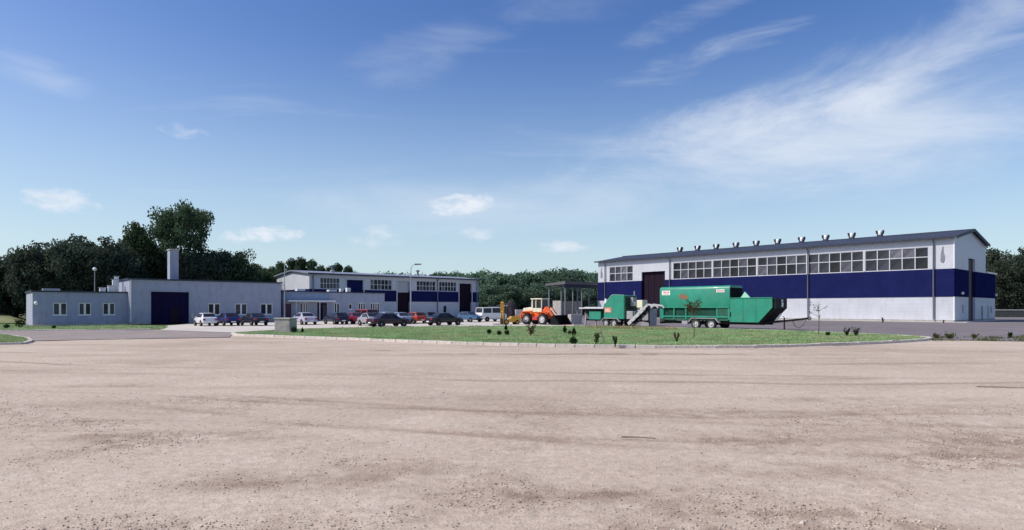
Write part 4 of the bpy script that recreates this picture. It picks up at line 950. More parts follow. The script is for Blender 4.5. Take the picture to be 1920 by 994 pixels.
# ------------------------------------------------------------------ green shredder with feed table and folded conveyor
def shredder():
    P = Vector((11.3, 62.5, 0)); RZ = TH - math.pi / 2
    h = thing('green_shredder', 'small green two-axle shredder with feed table and folded grey conveyor', 'machine', P, RZ)
    WD = 2.2
    MB().prism_y([(-2.60, 0.85), (0, 0.85), (0, 3.25), (-1.35, 3.32), (-1.60, 3.25), (-2.60, 2.25)], 0.0, WD).build('body', M_green, h, 0.03)
    MB().prism_y([(-2.66, 2.24), (-1.62, 3.29), (-1.35, 3.36), (0.02, 3.30), (0.02, 3.24), (-1.34, 3.30), (-1.58, 3.23), (-2.60, 2.20)], -0.03, -0.001).build('edge_trim', mat('pale_green_edge', (0.22, 0.45, 0.36), 0.5), h)
    B('shaded_end_grille', M_green_d, h, 0.001, 0.10, 0.05, WD - 0.05, 0.9, 3.2)  # darker green carries the painted shade of this end face
    for k in range(6): B('grille_slat', M_black, h, 0.101, 0.14, 0.15, WD - 0.9, 1.9 + k * 0.2, 2.0 + k * 0.2)
    B('control_cabinet', M_greyp, h, 0.102, 0.45, 0.9, 1.5, 2.15, 3.05, 0.02); B('cabinet_plate', M_label, h, 0.451, 0.47, 1.0, 1.4, 2.2, 2.6)
    MB().tube([(0.1, 1.6, 3.25), (0.1, 1.6, 3.7)], 0.07, 8).build('exhaust', M_galv, h)
    B('engine', M_greyp, h, 0.15, 0.95, 0.2, 1.7, 0.85, 1.65, 0.05); B('radiator', M_galv, h, 0.96, 1.06, 0.35, 1.5, 0.95, 1.6)
    B('fuel_tank', M_cream, h, 0.5, 1.1, 1.55, 2.15, 1.75, 2.6, 0.08)
    # sign
    s = B('sticker', mat('red_sticker', (0.62, 0.20, 0.13), 0.5), h, -2.50, -1.62, -0.010, -0.001, 1.50, 2.02); B('print', M_label, s, -2.40, -1.72, -0.014, -0.011, 1.62, 1.70); B('print', M_label, s, -2.40, -1.9, -0.014, -0.011, 1.80, 1.88)
    # feed table towards the rear
    B('feed_table', M_steelfr, h, -6.0, -2.62, -0.10, WD + 0.1, 1.88, 2.02, 0.02)
    for y in (-0.08, WD + 0.02): B('table_side', M_steelfr, h, -5.2, -2.64, y, y + 0.06, 2.022, 2.08)
    B('under_frame', M_black, h, -5.5, -2.62, 0.4, WD - 0.4, 1.35, 1.87)
    B('power_pack', M_green, h, -4.75, -3.15, 0.15, WD - 0.2, 0.75, 1.62, 0.03)
    B('table_post', M_frame, h, -3.5, -3.3, 1.2, 1.4, 2.03, 2.95)
    for y in (0.2, WD - 0.3): MB().bar((-5.35, y, 0.0), (-5.2, y, 1.35), 0.12, 0.12).box(-5.5, -5.2, y - 0.15, y + 0.15, 0, 0.04).build('support_leg', M_greyp, h)
    MB().box(-5.4, 0.9, 0.35, 0.5, 0.62, 0.84).box(-5.4, 0.9, WD - 0.5, WD - 0.35, 0.62, 0.84).build('chassis', M_black, h)
    for x in (-2.25, -1.2):
        MB().tube([(x, 0.1, 0.42), (x, WD - 0.1, 0.42)], 0.06, 8).build('axle', M_black, h)
        wheel(h, x, 0.0, 0.42, 0.26, -1); wheel(h, x, WD, 0.42, 0.26, 1)
    ar = [(-2.95, 0.55), (-2.62, 0.93), (-0.8, 0.93), (-0.45, 0.55)]; inn = [(-0.53, 0.55), (-0.84, 0.88), (-2.58, 0.88), (-2.87, 0.55)]
    for y in (-0.14, WD - 0.18): MB().prism_y(ar + inn, y, y + 0.30).build('mudguard', M_greyp, h)
    # folded discharge conveyor
    for y in (0.25, 1.25):
        MB().bar((0.35, y, 0.35), (2.35, y, 1.95), 0.08, 0.34).bar((2.3, y, 1.95), (2.75, y, 2.32), 0.08, 0.22).bar((2.72, y, 2.32), (3.75, y, 2.18), 0.08, 0.16).bar((3.72, y, 2.2), (3.95, y, 1.98), 0.08, 0.14).build('conveyor_rail', mat('pale_conveyor', (0.47, 0.47, 0.50), 0.5, var=0.1, dirt=0.3), h)
    MB().add([(0.3, 0.30, 0.42), (2.35, 0.30, 2.05), (2.35, 1.20, 2.05), (0.3, 1.20, 0.42), (0.3, 0.30, 0.34), (2.35, 0.30, 1.97), (2.35, 1.20, 1.97), (0.3, 1.20, 0.34)], [(0, 1, 2, 3), (7, 6, 5, 4), (0, 4, 5, 1), (1, 5, 6, 2), (2, 6, 7, 3), (3, 7, 4, 0)]).build('belt', M_rubber, h)
    for k in range(5): MB().tube([(0.35 + k * 0.48, 0.2, 0.12 + 0.38 * k + 0.1), (0.35 + k * 0.48, 1.3, 0.12 + 0.38 * k + 0.1)], 0.06, 8).build('roller', M_black, h)
    MB().bar((2.5, 0.75, 0.62), (2.5, 0.75, 1.95), 0.10, 0.10).bar((0.9, 0.75, 0.62), (2.5, 0.75, 0.70), 0.10, 0.12).build('conveyor_leg', M_black, h)
    B('motor_cover', M_cream, h, 1.35, 2.05, 0.3, 1.15, 2.0, 2.75, 0.06)
    MB().bar((0.8, 1.6, 0.70), (2.4, 1.1, 0.55), 0.12, 0.12).build('tow_bar', M_black, h)
    MB().tube([(2.3, 1.1, 0.0), (2.3, 1.1, 0.9)], 0.05, 8).build('jack_leg', M_black, h)
shredder()
t = thing('steel_bin', 'dark grey steel bin behind the folded conveyor', 'bin', at(1216, 68.0), TH)
MB().prism_y([(-0.65, 0), (0.65, 0), (0.75, 1.75), (-0.75, 1.75)], -0.6, 0.6).build('tub', M_greyp, t, 0.03)
B('rim', M_galv, t, -0.80, 0.80, -0.65, 0.65, 1.752, 1.84, 0.01)

# ------------------------------------------------------------------ orange wheel loader
def loader():
    rear = Vector((1.77, 73.3, 0)); RZ = math.atan2(-0.66, 0.75); f = Vector((math.cos(RZ), math.sin(RZ), 0))
    P = rear + f * 1.2
    h = thing('wheel_loader', 'orange wheel loader with cream cab and dark bucket on the ground', 'loader', P, RZ)
    W2 = 1.7                                                      # local -y is the side towards the camera; y 0..1.7
    M_lrim = mat('loader_rim', (0.60, 0.57, 0.58), 0.5, var=0.1, dirt=0.25)
    for x in (-1.2, 1.2):
        MB().tube([(x, 0.1, 0.62), (x, W2 - 0.1, 0.62)], 0.12, 10).build('axle', M_black, h)
        wheel(h, x, 0.0, 0.64, 0.42, -1, M_lrim, True); wheel(h, x, W2, 0.64, 0.42, 1, M_lrim, True)
    MB().prism_y([(-2.25, 0.85), (-2.35, 1.25), (-2.25, 1.55), (0.1, 1.62), (0.3, 1.45), (0.3, 0.62), (-0.5, 0.5), (-0.55, 0.95), (-1.9, 0.95)], 0.28, W2 - 0.28).build('rear_chassis', M_orange, h, 0.04)
    MB().prism_y([(-2.2, 1.552), (-2.05, 1.95), (-0.75, 2.08), (-0.6, 1.62)], 0.34, W2 - 0.34).build('engine_hood', M_cream, h, 0.06)
    B('counterweight', M_orange, h, -2.5, -2.26, 0.2, W2 - 0.2, 0.7, 1.3, 0.05)
    for y in (-0.2, W2 - 0.24):
        MB().prism_y([(-1.95, 1.38), (-1.7, 1.56), (-0.6, 1.56), (-0.35, 1.3), (-0.42, 1.24), (-0.63, 1.48), (-1.67, 1.48), (-1.88, 1.32)], y, y + 0.44).build('mudguard', M_orange, h)
        MB().prism_y([(0.5, 1.32), (0.72, 1.52), (1.6, 1.52), (1.85, 1.28), (1.8, 1.22), (1.57, 1.44), (0.75, 1.44), (0.57, 1.26)], y, y + 0.44).build('mudguard', M_orange, h)
    MB().prism_y([(0.32, 0.55), (0.32, 1.40), (0.9, 1.78), (1.35, 1.95), (1.65, 1.6), (1.75, 0.7)], 0.32, W2 - 0.32).build('front_frame', M_orange, h, 0.04)
    B('fuel_tank', M_red, h, -0.45, 0.28, 0.05, 0.27, 0.55, 0.95, 0.03); B('step', M_black, h, -0.4, 0.2, -0.05, 0.04, 0.42, 0.47)
    # cab
    for x, y in ((-0.65, 0.2), (-0.65, W2 - 0.32), (-0.05, 0.2), (-0.05, W2 - 0.32), (0.78, 0.2), (0.78, W2 - 0.32)):
        w = 0.16 if x < -0.5 else 0.09; B('cab_post', M_cream, h, x, x + w, y, y + 0.12, 1.63, 2.96, 0.01)
    MB().box(-0.75, 1.0, 0.1, W2 - 0.1, 2.962, 3.10).build('cab_roof', M_cream, h, 0.04)
    B('cab_side', M_cream, h, -0.48, 0.86, 0.21, 0.27, 1.50, 1.95, 0.01); B('cab_side', M_cream, h, -0.48, 0.86, W2 - 0.27, W2 - 0.21, 1.50, 1.95, 0.01)
    for y in (0.24, W2 - 0.26):
        B('pane', M_glass, h, 0.045, 0.775, y, y + 0.012, 1.955, 2.955); B('pane', M_glass, h, -0.485, -0.055, y, y + 0.012, 1.955, 2.955)
    B('pane', M_glass, h, 0.80, 0.812, 0.33, W2 - 0.33, 1.8, 2.955); B('pane', M_glass, h, -0.60, -0.588, 0.33, W2 - 0.33, 2.0, 2.955)
    s = B('seat', M_black, h, -0.35, 0.15, 0.55, 1.15, 1.62, 1.95, 0.04); B('seat_back', M_black, s, -0.42, -0.28, 0.55, 1.15, 1.95, 2.5, 0.04)
    MB().tube([(0.7, 0.85, 1.63), (0.5, 0.85, 2.05)], 0.03, 6).build('steering_column', M_black, h)
    MB().tube([(-1.5, 1.2, 2.02), (-1.5, 1.2, 2.55)], 0.05, 8).build('exhaust', M_pipe, h)
    # lifting arms, linkage and bucket resting on the ground
    for y in (0.42, W2 - 0.56):
        MB().prism_y([(0.95, 1.72), (1.05, 2.02), (1.45, 2.14), (1.75, 1.95), (2.55, 0.88), (2.62, 0.55), (2.40, 0.50), (2.28, 0.80), (1.55, 1.70), (1.20, 1.62)], y, y + 0.14).build('lift_arm', M_orange, h, 0.02)
        MB().tube([(1.55, y + 0.07, 0.95), (2.0, y + 0.07, 1.30)], 0.06, 8).build('lift_ram', M_galv, h)
    MB().prism_y([(1.6, 1.85), (1.72, 2.0), (2.45, 1.25), (2.75, 1.08), (2.68, 0.96), (2.35, 1.12)], 0.78, 0.92).build('tilt_link', M_cream, h, 0.015)
    MB().tube([(1.35, 0.85, 1.7), (2.0, 0.85, 1.62)], 0.07, 8).build('tilt_ram', M_galv, h)
    bo = [(2.55, 0.10), (2.62, 0.60), (2.78, 1.02), (3.05, 1.16), (3.08, 1.10), (2.86, 0.96), (2.70, 0.58), (2.66, 0.20), (3.75, 0.06), (3.95, 0.03), (3.95, 0.0), (2.68, 0.02)]
    bk = MB().prism_y(bo, -0.35, W2 + 0.35).build('bucket', M_black, h, 0.01)
    for y in (-0.39, W2 + 0.352): MB().prism_y([(2.55, 0.10), (2.62, 0.60), (2.78, 1.02), (3.05, 1.16), (3.75, 0.30), (3.95, 0.0), (2.68, 0.02)], y, y + 0.038).build('bucket_side', M_dark, bk)
    for k in range(8): MB().box(3.9, 4.12, -0.3 + k * 0.32, -0.22 + k * 0.32, 0.002, 0.05).build('tooth', M_orange, bk)
    for y in (0.3, W2 - 0.42): B('headlight', M_headl, h, 1.66, 1.75, y, y + 0.14, 1.42, 1.56, 0.02)
loader()

# ------------------------------------------------------------------ small yellow forklift
def forklift():
    RZ = math.radians(200)
    h = thing('forklift', 'small yellow and black forklift with raised mast near the white van', 'forklift', gp(956, 609), RZ)
    MB().prism_y([(-1.1, 0.35), (-1.15, 0.9), (-0.9, 1.05), (-0.1, 1.0), (0.1, 0.55), (0.8, 0.5), (0.8, 0.3)], -0.5, 0.5).build('body', M_yellow, h, 0.05)
    for x, y in ((-0.55, -0.45), (-0.55, 0.39), (0.55, -0.45), (0.55, 0.39)): MB().bar((x, y + 0.03, 0.6), (x * 0.75, y + 0.03, 2.1), 0.06, 0.06).build('cab_post', M_black, h)
    B('overhead_guard', M_black, h, -0.5, 0.5, -0.48, 0.48, 2.102, 2.16, 0.01)
    s = B('seat', M_black, h, -0.5, -0.05, -0.25, 0.25, 1.03, 1.2, 0.03); B('seat_back', M_black, s, -0.58, -0.46, -0.25, 0.25, 1.2, 1.65, 0.03)
    for y in (-0.38, 0.28): B('mast_rail', M_yellow, h, 0.85, 1.0, y, y + 0.1, 0.1, 2.7)
    for z in (0.5, 1.5, 2.6): B('mast_bar', M_yellow, h, 0.88, 0.97, -0.279, 0.279, z, z + 0.1)
    for y in (-0.3, 0.18): B('fork', M_black, h, 1.01, 2.0, y, y + 0.12, 0.06, 0.12); 
    B('fork_carriage', M_black, h, 1.002, 1.07, -0.4, 0.4, 0.13, 0.75)
    for x, r in ((-0.75, 0.27), (0.6, 0.33)):
        wheel(h, x, -0.48, r, 0.2, -1, M_yellow); wheel(h, x, 0.48, r, 0.2, 1, M_yellow)
    for y in (-0.4, 0.3): B('work_lamp', M_lamp, h, 0.45, 0.55, y, y + 0.12, 2.17, 2.3, 0.02)
forklift()

# ------------------------------------------------------------------ parked cars
PROF = {
 'sedan': ([0, .015, .10, .17, .30, .52, .69, .73, .93, .985, 1], [.48, .84, .92, .94, 1.36, 1.40, .97, .94, .80, .66, .42]),
 'hatch': ([0, .012, .035, .06, .16, .50, .69, .72, .94, .985, 1], [.48, .84, .93, .96, 1.38, 1.42, .98, .95, .82, .68, .42]),
 'van':   ([0, .004, .012, .02, .045, .72, .86, .88, .97, .99, 1], [.48, .92, 1.05, 1.12, 1.86, 1.92, 1.16, 1.12, .98, .75, .42]),
}
def car(px, py, rz, style, col, label, Ln=4.1, Wd=1.66, Hs=1.0, name='car'):
    h = thing(name, label, 'van' if style == 'van' else 'car', gp(px, py, 0.036), rz, 'vehicles parked in front of the halls')
    pm = mat('paint_%d_%d_%d' % tuple(int(c * 1000) for c in col), col, 0.22, var=0.05, coat=0.2, spec=0.3, dirt=0.03)
    xs, zs = PROF[style]; X = [(-0.5 + a) * Ln for a in xs]; Z = [z * Hs for z in zs]; n = len(X)
    w = Wd / 2; belt = (0.90 if style != 'van' else 1.08) * Hs; zb = 0.20
    def pl(i):                                                    # plan taper at the ends
        u = xs[i]; return w * (1 - 0.10 * max(0, 1 - u / 0.08) ** 2 - 0.14 * max(0, (u - 0.86) / 0.14) ** 2)
    def wt(i): return pl(i) * ((0.76 if style != 'van' else 0.88) if Z[i] > belt + 0.15 else 0.90)
    vs = []; 
    for i in range(n):
        b = pl(i); zt = Z[i]; zbel = min(belt, zt - 0.02); zl = zb + (0.12 if 0 < i < n - 1 else 0.16)
        half = [(b * 0.90, zl), (b, zl + 0.14), (b * 1.0, zbel - 0.18 if zbel - 0.18 > zl + 0.2 else zl + 0.18), (b * 0.965, zbel), (wt(i), zt - 0.015), (wt(i) * 0.82, zt + 0.012)]
        vs += [(X[i], -y, z) for y, z in half] + [(X[i], y, z) for y, z in reversed(half)]
    k = 12; fs = [tuple(range(k))[::-1], tuple((n - 1) * k + j for j in range(k))]
    for i in range(n - 1):
        for j in range(k): fs.append((i * k + j, i * k + (j + 1) % k, (i + 1) * k + (j + 1) % k, (i + 1) * k + j))
    MB().add(vs, fs).build('body', pm, h, smooth=True)
    def P(i, j): return Vector(vs[i * k + j])
    def patch(quad, u0, u1, v0, v1, off, nm, m, par=h):           # a pane lying just proud of a body face
        a, b, c, d = quad; q = lambda u, v: (a * (1 - u) + b * u) * (1 - v) + (d * (1 - u) + c * u) * v
        p = [q(u0, v0), q(u1, v0), q(u1, v1), q(u0, v1)]; nn = (p[1] - p[0]).cross(p[3] - p[0]).normalized()
        if nn.dot((p[0] + p[2]) / 2 - Vector((0, 0, 0.8))) < 0: nn = -nn
        lo = [x - nn * 0.02 for x in p]; hi = [x + nn * off for x in p]
        return MB().add(lo + hi, [(0, 1, 2, 3), (7, 6, 5, 4), (0, 4, 5, 1), (1, 5, 6, 2), (2, 6, 7, 3), (3, 7, 4, 0)]).build(nm, m, par)
    patch((P(5, 5), P(5, 6), P(6, 6), P(6, 5)), -0.06, 1.06, 0.06, 0.92, 0.012, 'windscreen', M_glass)
    patch((P(4, 5), P(4, 6), P(3, 6), P(3, 5)), -0.04, 1.04, 0.08, 0.90, 0.012, 'rear_window', M_glass)
    for j0, j1 in ((3, 4), (8, 7)):
        q = (P(4, j0), P(5, j0), P(5, j1), P(4, j1))
        patch(q, 0.03, 0.47, 0.10, 0.90, 0.010, 'side_window', M_glass); patch(q, 0.53, 1.0, 0.10, 0.90, 0.010, 'side_window', M_glass)
        a = P(5, j0); b = P(6, j0); c = P(5, j1)
        patch((a, b, c + (b - c) * 0.02, c), 0.03, 0.72, 0.10, 0.86, 0.010, 'side_window', M_glass) if False else None
        tri = [a + (b - a) * 0.02 + (c - a) * 0.12, a + (b - a) * 0.80 + (c - a) * 0.12, a + (c - a) * 0.86 + (b - a) * 0.04]
        s = -1 if a.y < 0 else 1; o = Vector((0, s * 0.012, 0)); i_ = Vector((0, -s * 0.03, 0))
        MB().add([p + o for p in tri] + [p + i_ for p in tri], [(0, 1, 2), (5, 4, 3), (0, 3, 4, 1), (1, 4, 5, 2), (2, 5, 3, 0)]).build('side_window', M_glass, h)
    r = 0.30 if style != 'van' else 0.33
    for u in (0.195, 0.80):
        x = (-0.5 + u) * Ln
        for s in (-1, 1):
            MB().lathe_y([(0.001, s * (w + 0.004)), (r + 0.05, s * (w + 0.004)), (r + 0.05, s * (w - 0.12))], 20, (x, 0, r + 0.02)).build('wheel_arch', M_dark, h)
            wheel(h, x, s * (w - 0.075), r, 0.19, s)
    B('bumper', M_black if rnd.random() < 0.6 else pm, h, -Ln / 2 - 0.05, -Ln / 2 + 0.14, -w * 0.90, w * 0.90, 0.36, 0.56, 0.03)
    B('bumper', M_black, h, Ln / 2 - 0.16, Ln / 2 + 0.04, -w * 0.84, w * 0.84, 0.30, 0.50, 0.03)
    for s in (-1, 1):
        B('tail_light', M_tail, h, -Ln / 2 - 0.012, -Ln / 2 + 0.10, s * w * 0.76 - 0.12, s * w * 0.76 + 0.12, 0.62 * Hs, 0.80 * Hs, 0.01)
        B('headlight', M_headl, h, Ln / 2 - 0.14, Ln / 2 + 0.006, s * w * 0.64 - 0.15, s * w * 0.64 + 0.15, 0.54 * Hs, 0.67 * Hs, 0.01)
        B('mirror', pm, h, (xs[6] - 0.5) * Ln - 0.28, (xs[6] - 0.5) * Ln - 0.16, s * (w + 0.06) - 0.07, s * (w + 0.06) + 0.07, belt + 0.03, belt + 0.15, 0.02)
    B('number_plate', M_label, h, -Ln / 2 - 0.062, -Ln / 2 - 0.051, -0.24, 0.24, 0.40, 0.51)
    return h
AL = TH + math.pi / 2; AE = TH                          # nose to the building, or along the building front
car(385, 611.0, AL, 'hatch', (0.72, 0.73, 0.76), 'small white hatchback beside the navy garage door', 3.5, 1.55, 0.98)
car(427, 610.6, AL, 'hatch', (0.030, 0.035, 0.14), 'dark blue hatchback between white hatchback and charcoal saloon', 3.8, 1.6)
car(476, 610.2, AL + 0.05, 'sedan', (0.022, 0.022, 0.040), 'charcoal saloon under the last window of the garage block', 4.3, 1.68)
car(570, 608.6, AL - 0.02, 'sedan', (0.42, 0.42, 0.52), 'silver saloon parked by the office porch', 4.2, 1.66)
car(630, 608.0, AL, 'hatch', (0.020, 0.026, 0.055), 'navy hatchback to the right of the entrance step', 3.9, 1.62)
car(662, 607.5, AL, 'sedan', (0.16, 0.016, 0.045), 'maroon saloon beside the navy hatchback', 4.2, 1.66)
car(684, 605.2, AL, 'van', (0.33, 0.045, 0.06), 'red minivan close to the office wing windows', 4.3, 1.72, 0.92, 'minivan')
car(697, 611.0, AL + math.pi - 0.05, 'sedan', (0.30, 0.30, 0.34), 'grey saloon with its nose towards the grass island', 4.1, 1.66)
car(729, 612.6, AE, 'sedan', (0.030, 0.018, 0.034), 'dark plum saloon parked sideways along the grass island', 4.35, 1.68)
car(722, 604.6, AL, 'sedan', (0.30, 0.38, 0.50), 'pale blue saloon near the end of the office wing', 4.2, 1.66)
car(748, 607.2, AL, 'sedan', (0.19, 0.25, 0.36), 'steel blue saloon next to the brick red hatchback', 4.2, 1.66)
car(776, 606.4, AL, 'hatch', (0.36, 0.065, 0.035), 'brick red hatchback by the slim lamp post', 3.9, 1.62)
car(797, 605.4, AL, 'hatch', (0.035, 0.05, 0.085), 'dark slate hatchback next to the brick red hatchback', 4.0, 1.64)
car(833, 609.8, AE, 'sedan', (0.014, 0.014, 0.018), 'black saloon parked sideways with its nose towards the loader', 4.35, 1.68)
car(881, 603.8, AL + math.pi, 'hatch', (0.055, 0.12, 0.22), 'teal blue hatchback between black saloon and white van', 3.9, 1.62)
car(921, 602.8, AE, 'van', (0.76, 0.76, 0.74), 'white passenger van in front of the dark heap', 4.7, 1.8, 1.06, 'van')

# ------------------------------------------------------------------ trees
def rand_unit(rg, n):
    v = rg.normal(size=(n, 3)); return v / np.linalg.norm(v, axis=1)[:, None]
def leaf_quads(rg, c, size):
    n = len(c); a = rand_unit(rg, n); b = np.cross(a, rand_unit(rg, n)); b /= np.linalg.norm(b, axis=1)[:, None] + 1e-9
    s = size * (0.6 + 0.8 * rg.random(n))[:, None]
    v = np.stack([c - a * s, c - b * s * 0.55, c + a * s, c + b * s * 0.55], 1).reshape(-1, 3)
    return v, np.arange(4 * n).reshape(-1, 4)
def tree_meshes(seed, H, R, base, nclump, per, leaf, lm, shape='round', trunk_r=0.22):
    rg = np.random.default_rng(seed); cr = (H - base) / 2; zc = base + cr; cl = []
    while len(cl) < nclump:
        p = rg.uniform(-1, 1, 3); r = np.linalg.norm(p)
        if r > 1 or r < 0.35: continue
        if shape == 'cone':
            p[2] = rg.uniform(-1, 1); w = 1 - (p[2] + 1) / 2 * 0.94; p[:2] *= w
        elif shape == 'wood': p[:2] *= 1.0 if p[2] < 0.2 else 1 - 0.35 * (p[2] - 0.2)
        cl.append(p * np.array([R, R, cr]) * (0.82 + 0.36 * rg.random()) + np.array([0, 0, zc]))
    cl = np.array(cl)
    cs = (0.10 + 0.09 * rg.random(nclump)) * (R + cr)
    if shape == 'cone': cs *= 0.62
    pts = (cl[:, None, :] + rg.normal(size=(nclump, per, 3)) * cs[:, None, None] * np.array([0.62, 0.62, 0.46])).reshape(-1, 3)
    cc = np.repeat(cl, per, 0); dv = pts - cc; ln = np.linalg.norm(dv, axis=1); lim = np.repeat(cs, per) * 0.95; pts = cc + dv * np.minimum(1, lim / (ln + 1e-6))[:, None]
    mx = pts[:, 2].max(); pts[:, 2] = np.where(pts[:, 2] > zc, zc + (pts[:, 2] - zc) * (H - zc) / (mx - zc), pts[:, 2])
    pts = pts[pts[:, 2] > base * 0.4 + 0.2]
    v, f = leaf_quads(rg, pts, leaf)
    cm = mesh_np('crown', v, f, lm); cm.materials.append(lm)
    mb = MB(); bend = rg.normal(size=2) * 0.3
    top = H * (0.95 if shape == 'cone' else 0.72)
    mb.tube([(0, 0, -0.1), (bend[0] * 0.3, bend[1] * 0.3, top * 0.35), (bend[0], bend[1], top * 0.7), (bend[0] * 1.3, bend[1] * 1.2, top)], [trunk_r * 1.25, trunk_r, trunk_r * 0.6, trunk_r * 0.2], 8)
    for i in rg.permutation(nclump)[:16]:
        p = cl[i]; z0 = max(base * 0.7, min(p[2] - 1.0 - 0.35 * np.hypot(p[0], p[1]), top * 0.9)); u = z0 / top
        st = (bend[0] * u, bend[1] * u, z0); mid = ((st[0] + p[0]) * 0.5, (st[1] + p[1]) * 0.5, st[2] * 0.45 + p[2] * 0.55)
        mb.tube([st, mid, tuple(p)], [trunk_r * 0.42, trunk_r * 0.26, 0.03], 6)
    tm = mb.mesh('trunk', smooth=True); tm.materials.append(M_bark)
    return tm, cm
PT = {
 'dark_a': tree_meshes(11, 12, 4.2, 1.2, 84, 170, 0.21, M_leaf_dark, 'wood'),
 'dark_b': tree_meshes(12, 12, 3.8, 1.0, 76, 170, 0.21, M_leaf_dark, 'wood'),
 'mid_a': tree_meshes(13, 12, 4.2, 1.5, 78, 160, 0.21, M_leaf, 'wood'),
 'mid_b': tree_meshes(14, 12, 3.6, 1.8, 74, 150, 0.20, M_leaf_lt, 'round'),
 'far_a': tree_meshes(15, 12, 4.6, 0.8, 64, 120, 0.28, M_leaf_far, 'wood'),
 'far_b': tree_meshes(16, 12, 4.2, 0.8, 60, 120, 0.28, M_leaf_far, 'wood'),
 'pine': tree_meshes(17, 12, 2.6, 1.0, 90, 55, 0.24, M_leaf, 'cone', 0.16),
 'tall': tree_meshes(23, 12, 4.4, 6.7, 96, 105, 0.18, M_leaf, 'round', 0.26),
}
def tree(kind, px, d, ytop, label, group, wide=1.0, name='tree'):
    hgt = (HZ - ytop) * d / F + CAMH; tm, cm = PT[kind]; s = hgt / 12
    r = bpy.data.objects.new(name, None); C.objects.link(r); tag(r, label, 'tree', group)
    r.location = at(px, d); r.rotation_euler = (0, 0, rnd.random() * 6.28); r.scale = (s * wide, s * wide, s)
    for nm, me in (('trunk', tm), ('crown', cm)):
        o = bpy.data.objects.new(nm, me); C.objects.link(o); o.parent = r
    return r
LW = 'dark broad-leaved tree in the wood behind the garage block'; GW = 'trees of the wood behind the garage block'
for px, d, yt, k, w in ((-90, 92, 470, 'dark_a', 1.0), (-45, 90, 480, 'dark_b', 1.0), (2, 92, 478, 'dark_a', .95), (32, 96, 468, 'dark_b', .9), (66, 92, 451, 'dark_a', .85), (102, 97, 462, 'dark_b', .9), (135, 93, 438, 'dark_a', .8),
                        (168, 98, 446, 'dark_b', .85), (203, 95, 443, 'dark_a', .8), (236, 101, 452, 'dark_b', .8), (300, 108, 456, 'dark_a', .85), (345, 112, 464, 'dark_b', .9), (384, 108, 458, 'dark_a', .8), (418, 112, 466, 'dark_b', .85),
                        (20, 108, 482, 'dark_a', 1.1), (90, 110, 470, 'dark_b', 1.1), (150, 112, 462, 'dark_a', 1.1), (215, 114, 462, 'dark_b', 1.1), (270, 118, 464, 'dark_a', 1.1), (330, 122, 468, 'dark_b', 1.1), (400, 124, 470, 'dark_a', 1.0)):
    tree(k, px, d, yt, LW, GW, w)
tree('tall', 341, 106, 371, 'tall round-crowned tree rising far above the dark wood', None, 0.60)
tree('mid_b', 255, 104, 415, 'lighter green tree left of the tall round-crowned tree', None, 0.60)
tree('mid_a', 450, 112, 466, 'green tree at the right end of the wood, above the garage roof', None, 0.80)
tree('mid_a', 503, 132, 499, 'low green tree next to the workshop gable', None, 1.0)
tree('mid_b', 484, 124, 492, 'small loose tree between the wood and the gable of the white workshop', None, 0.9)
for px, d, yt in ((512, 150, 500), (528, 146, 490), (548, 150, 484), (566, 148, 482), (584, 152, 486), (600, 156, 497), (618, 158, 499), (634, 158, 493), (652, 160, 498)):
    tree('pine', px, d, yt, 'slender conifer rising behind the workshop gable', 'conifers behind the workshop hall', 1.15, 'conifer_tree')
for px, d, yt in ((672, 172, 508), (705, 175, 509), (730, 174, 508), (757, 176, 509), (785, 178, 511), (812, 174, 509), (838, 176, 510), (862, 172, 508)):
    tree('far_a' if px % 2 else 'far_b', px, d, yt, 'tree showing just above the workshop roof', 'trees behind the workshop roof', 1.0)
FW = 'leafy tree in the far wood between the two halls'; FG = 'far wood between the halls'
for i, (px, d, yt) in enumerate(((884, 168, 510), (903, 176, 503), (925, 170, 509), (944, 178, 512), (962, 170, 514), (980, 180, 506), (1000, 172, 510), (1020, 182, 509), (1036, 176, 505), (1053, 172, 499), (1074, 180, 506), (1094, 174, 508), (1114, 182, 508), (1134, 176, 512), (1160, 182, 510),
        (893, 192, 514), (935, 196, 510), (975, 194, 509), (1012, 198, 506), (1046, 194, 508), (1086, 198, 504), (1122, 196, 510), (860, 190, 515), (1190, 185, 510), (1225, 190, 508), (912, 160, 530), (956, 158, 532), (1010, 160, 528), (1066, 162, 530), (1104, 164, 528))):
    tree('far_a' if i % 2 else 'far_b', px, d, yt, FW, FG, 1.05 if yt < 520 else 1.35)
RW = 'dark tree in the wood beyond the hall end'; RG = 'dark wood beyond the hall end'
for i, (px, d, yt) in enumerate(((1858, 150, 462), (1880, 142, 486), (1902, 148, 482), (1924, 140, 462), (1955, 145, 470), (1990, 150, 465), (2030, 146, 475), (1868, 165, 492), (1912, 168, 488), (1945, 166, 486), (1840, 162, 500), (2080, 150, 470), (2130, 152, 475))):
    tree('dark_a' if i % 2 else 'dark_b', px, d, yt, RW, RG, 0.9)
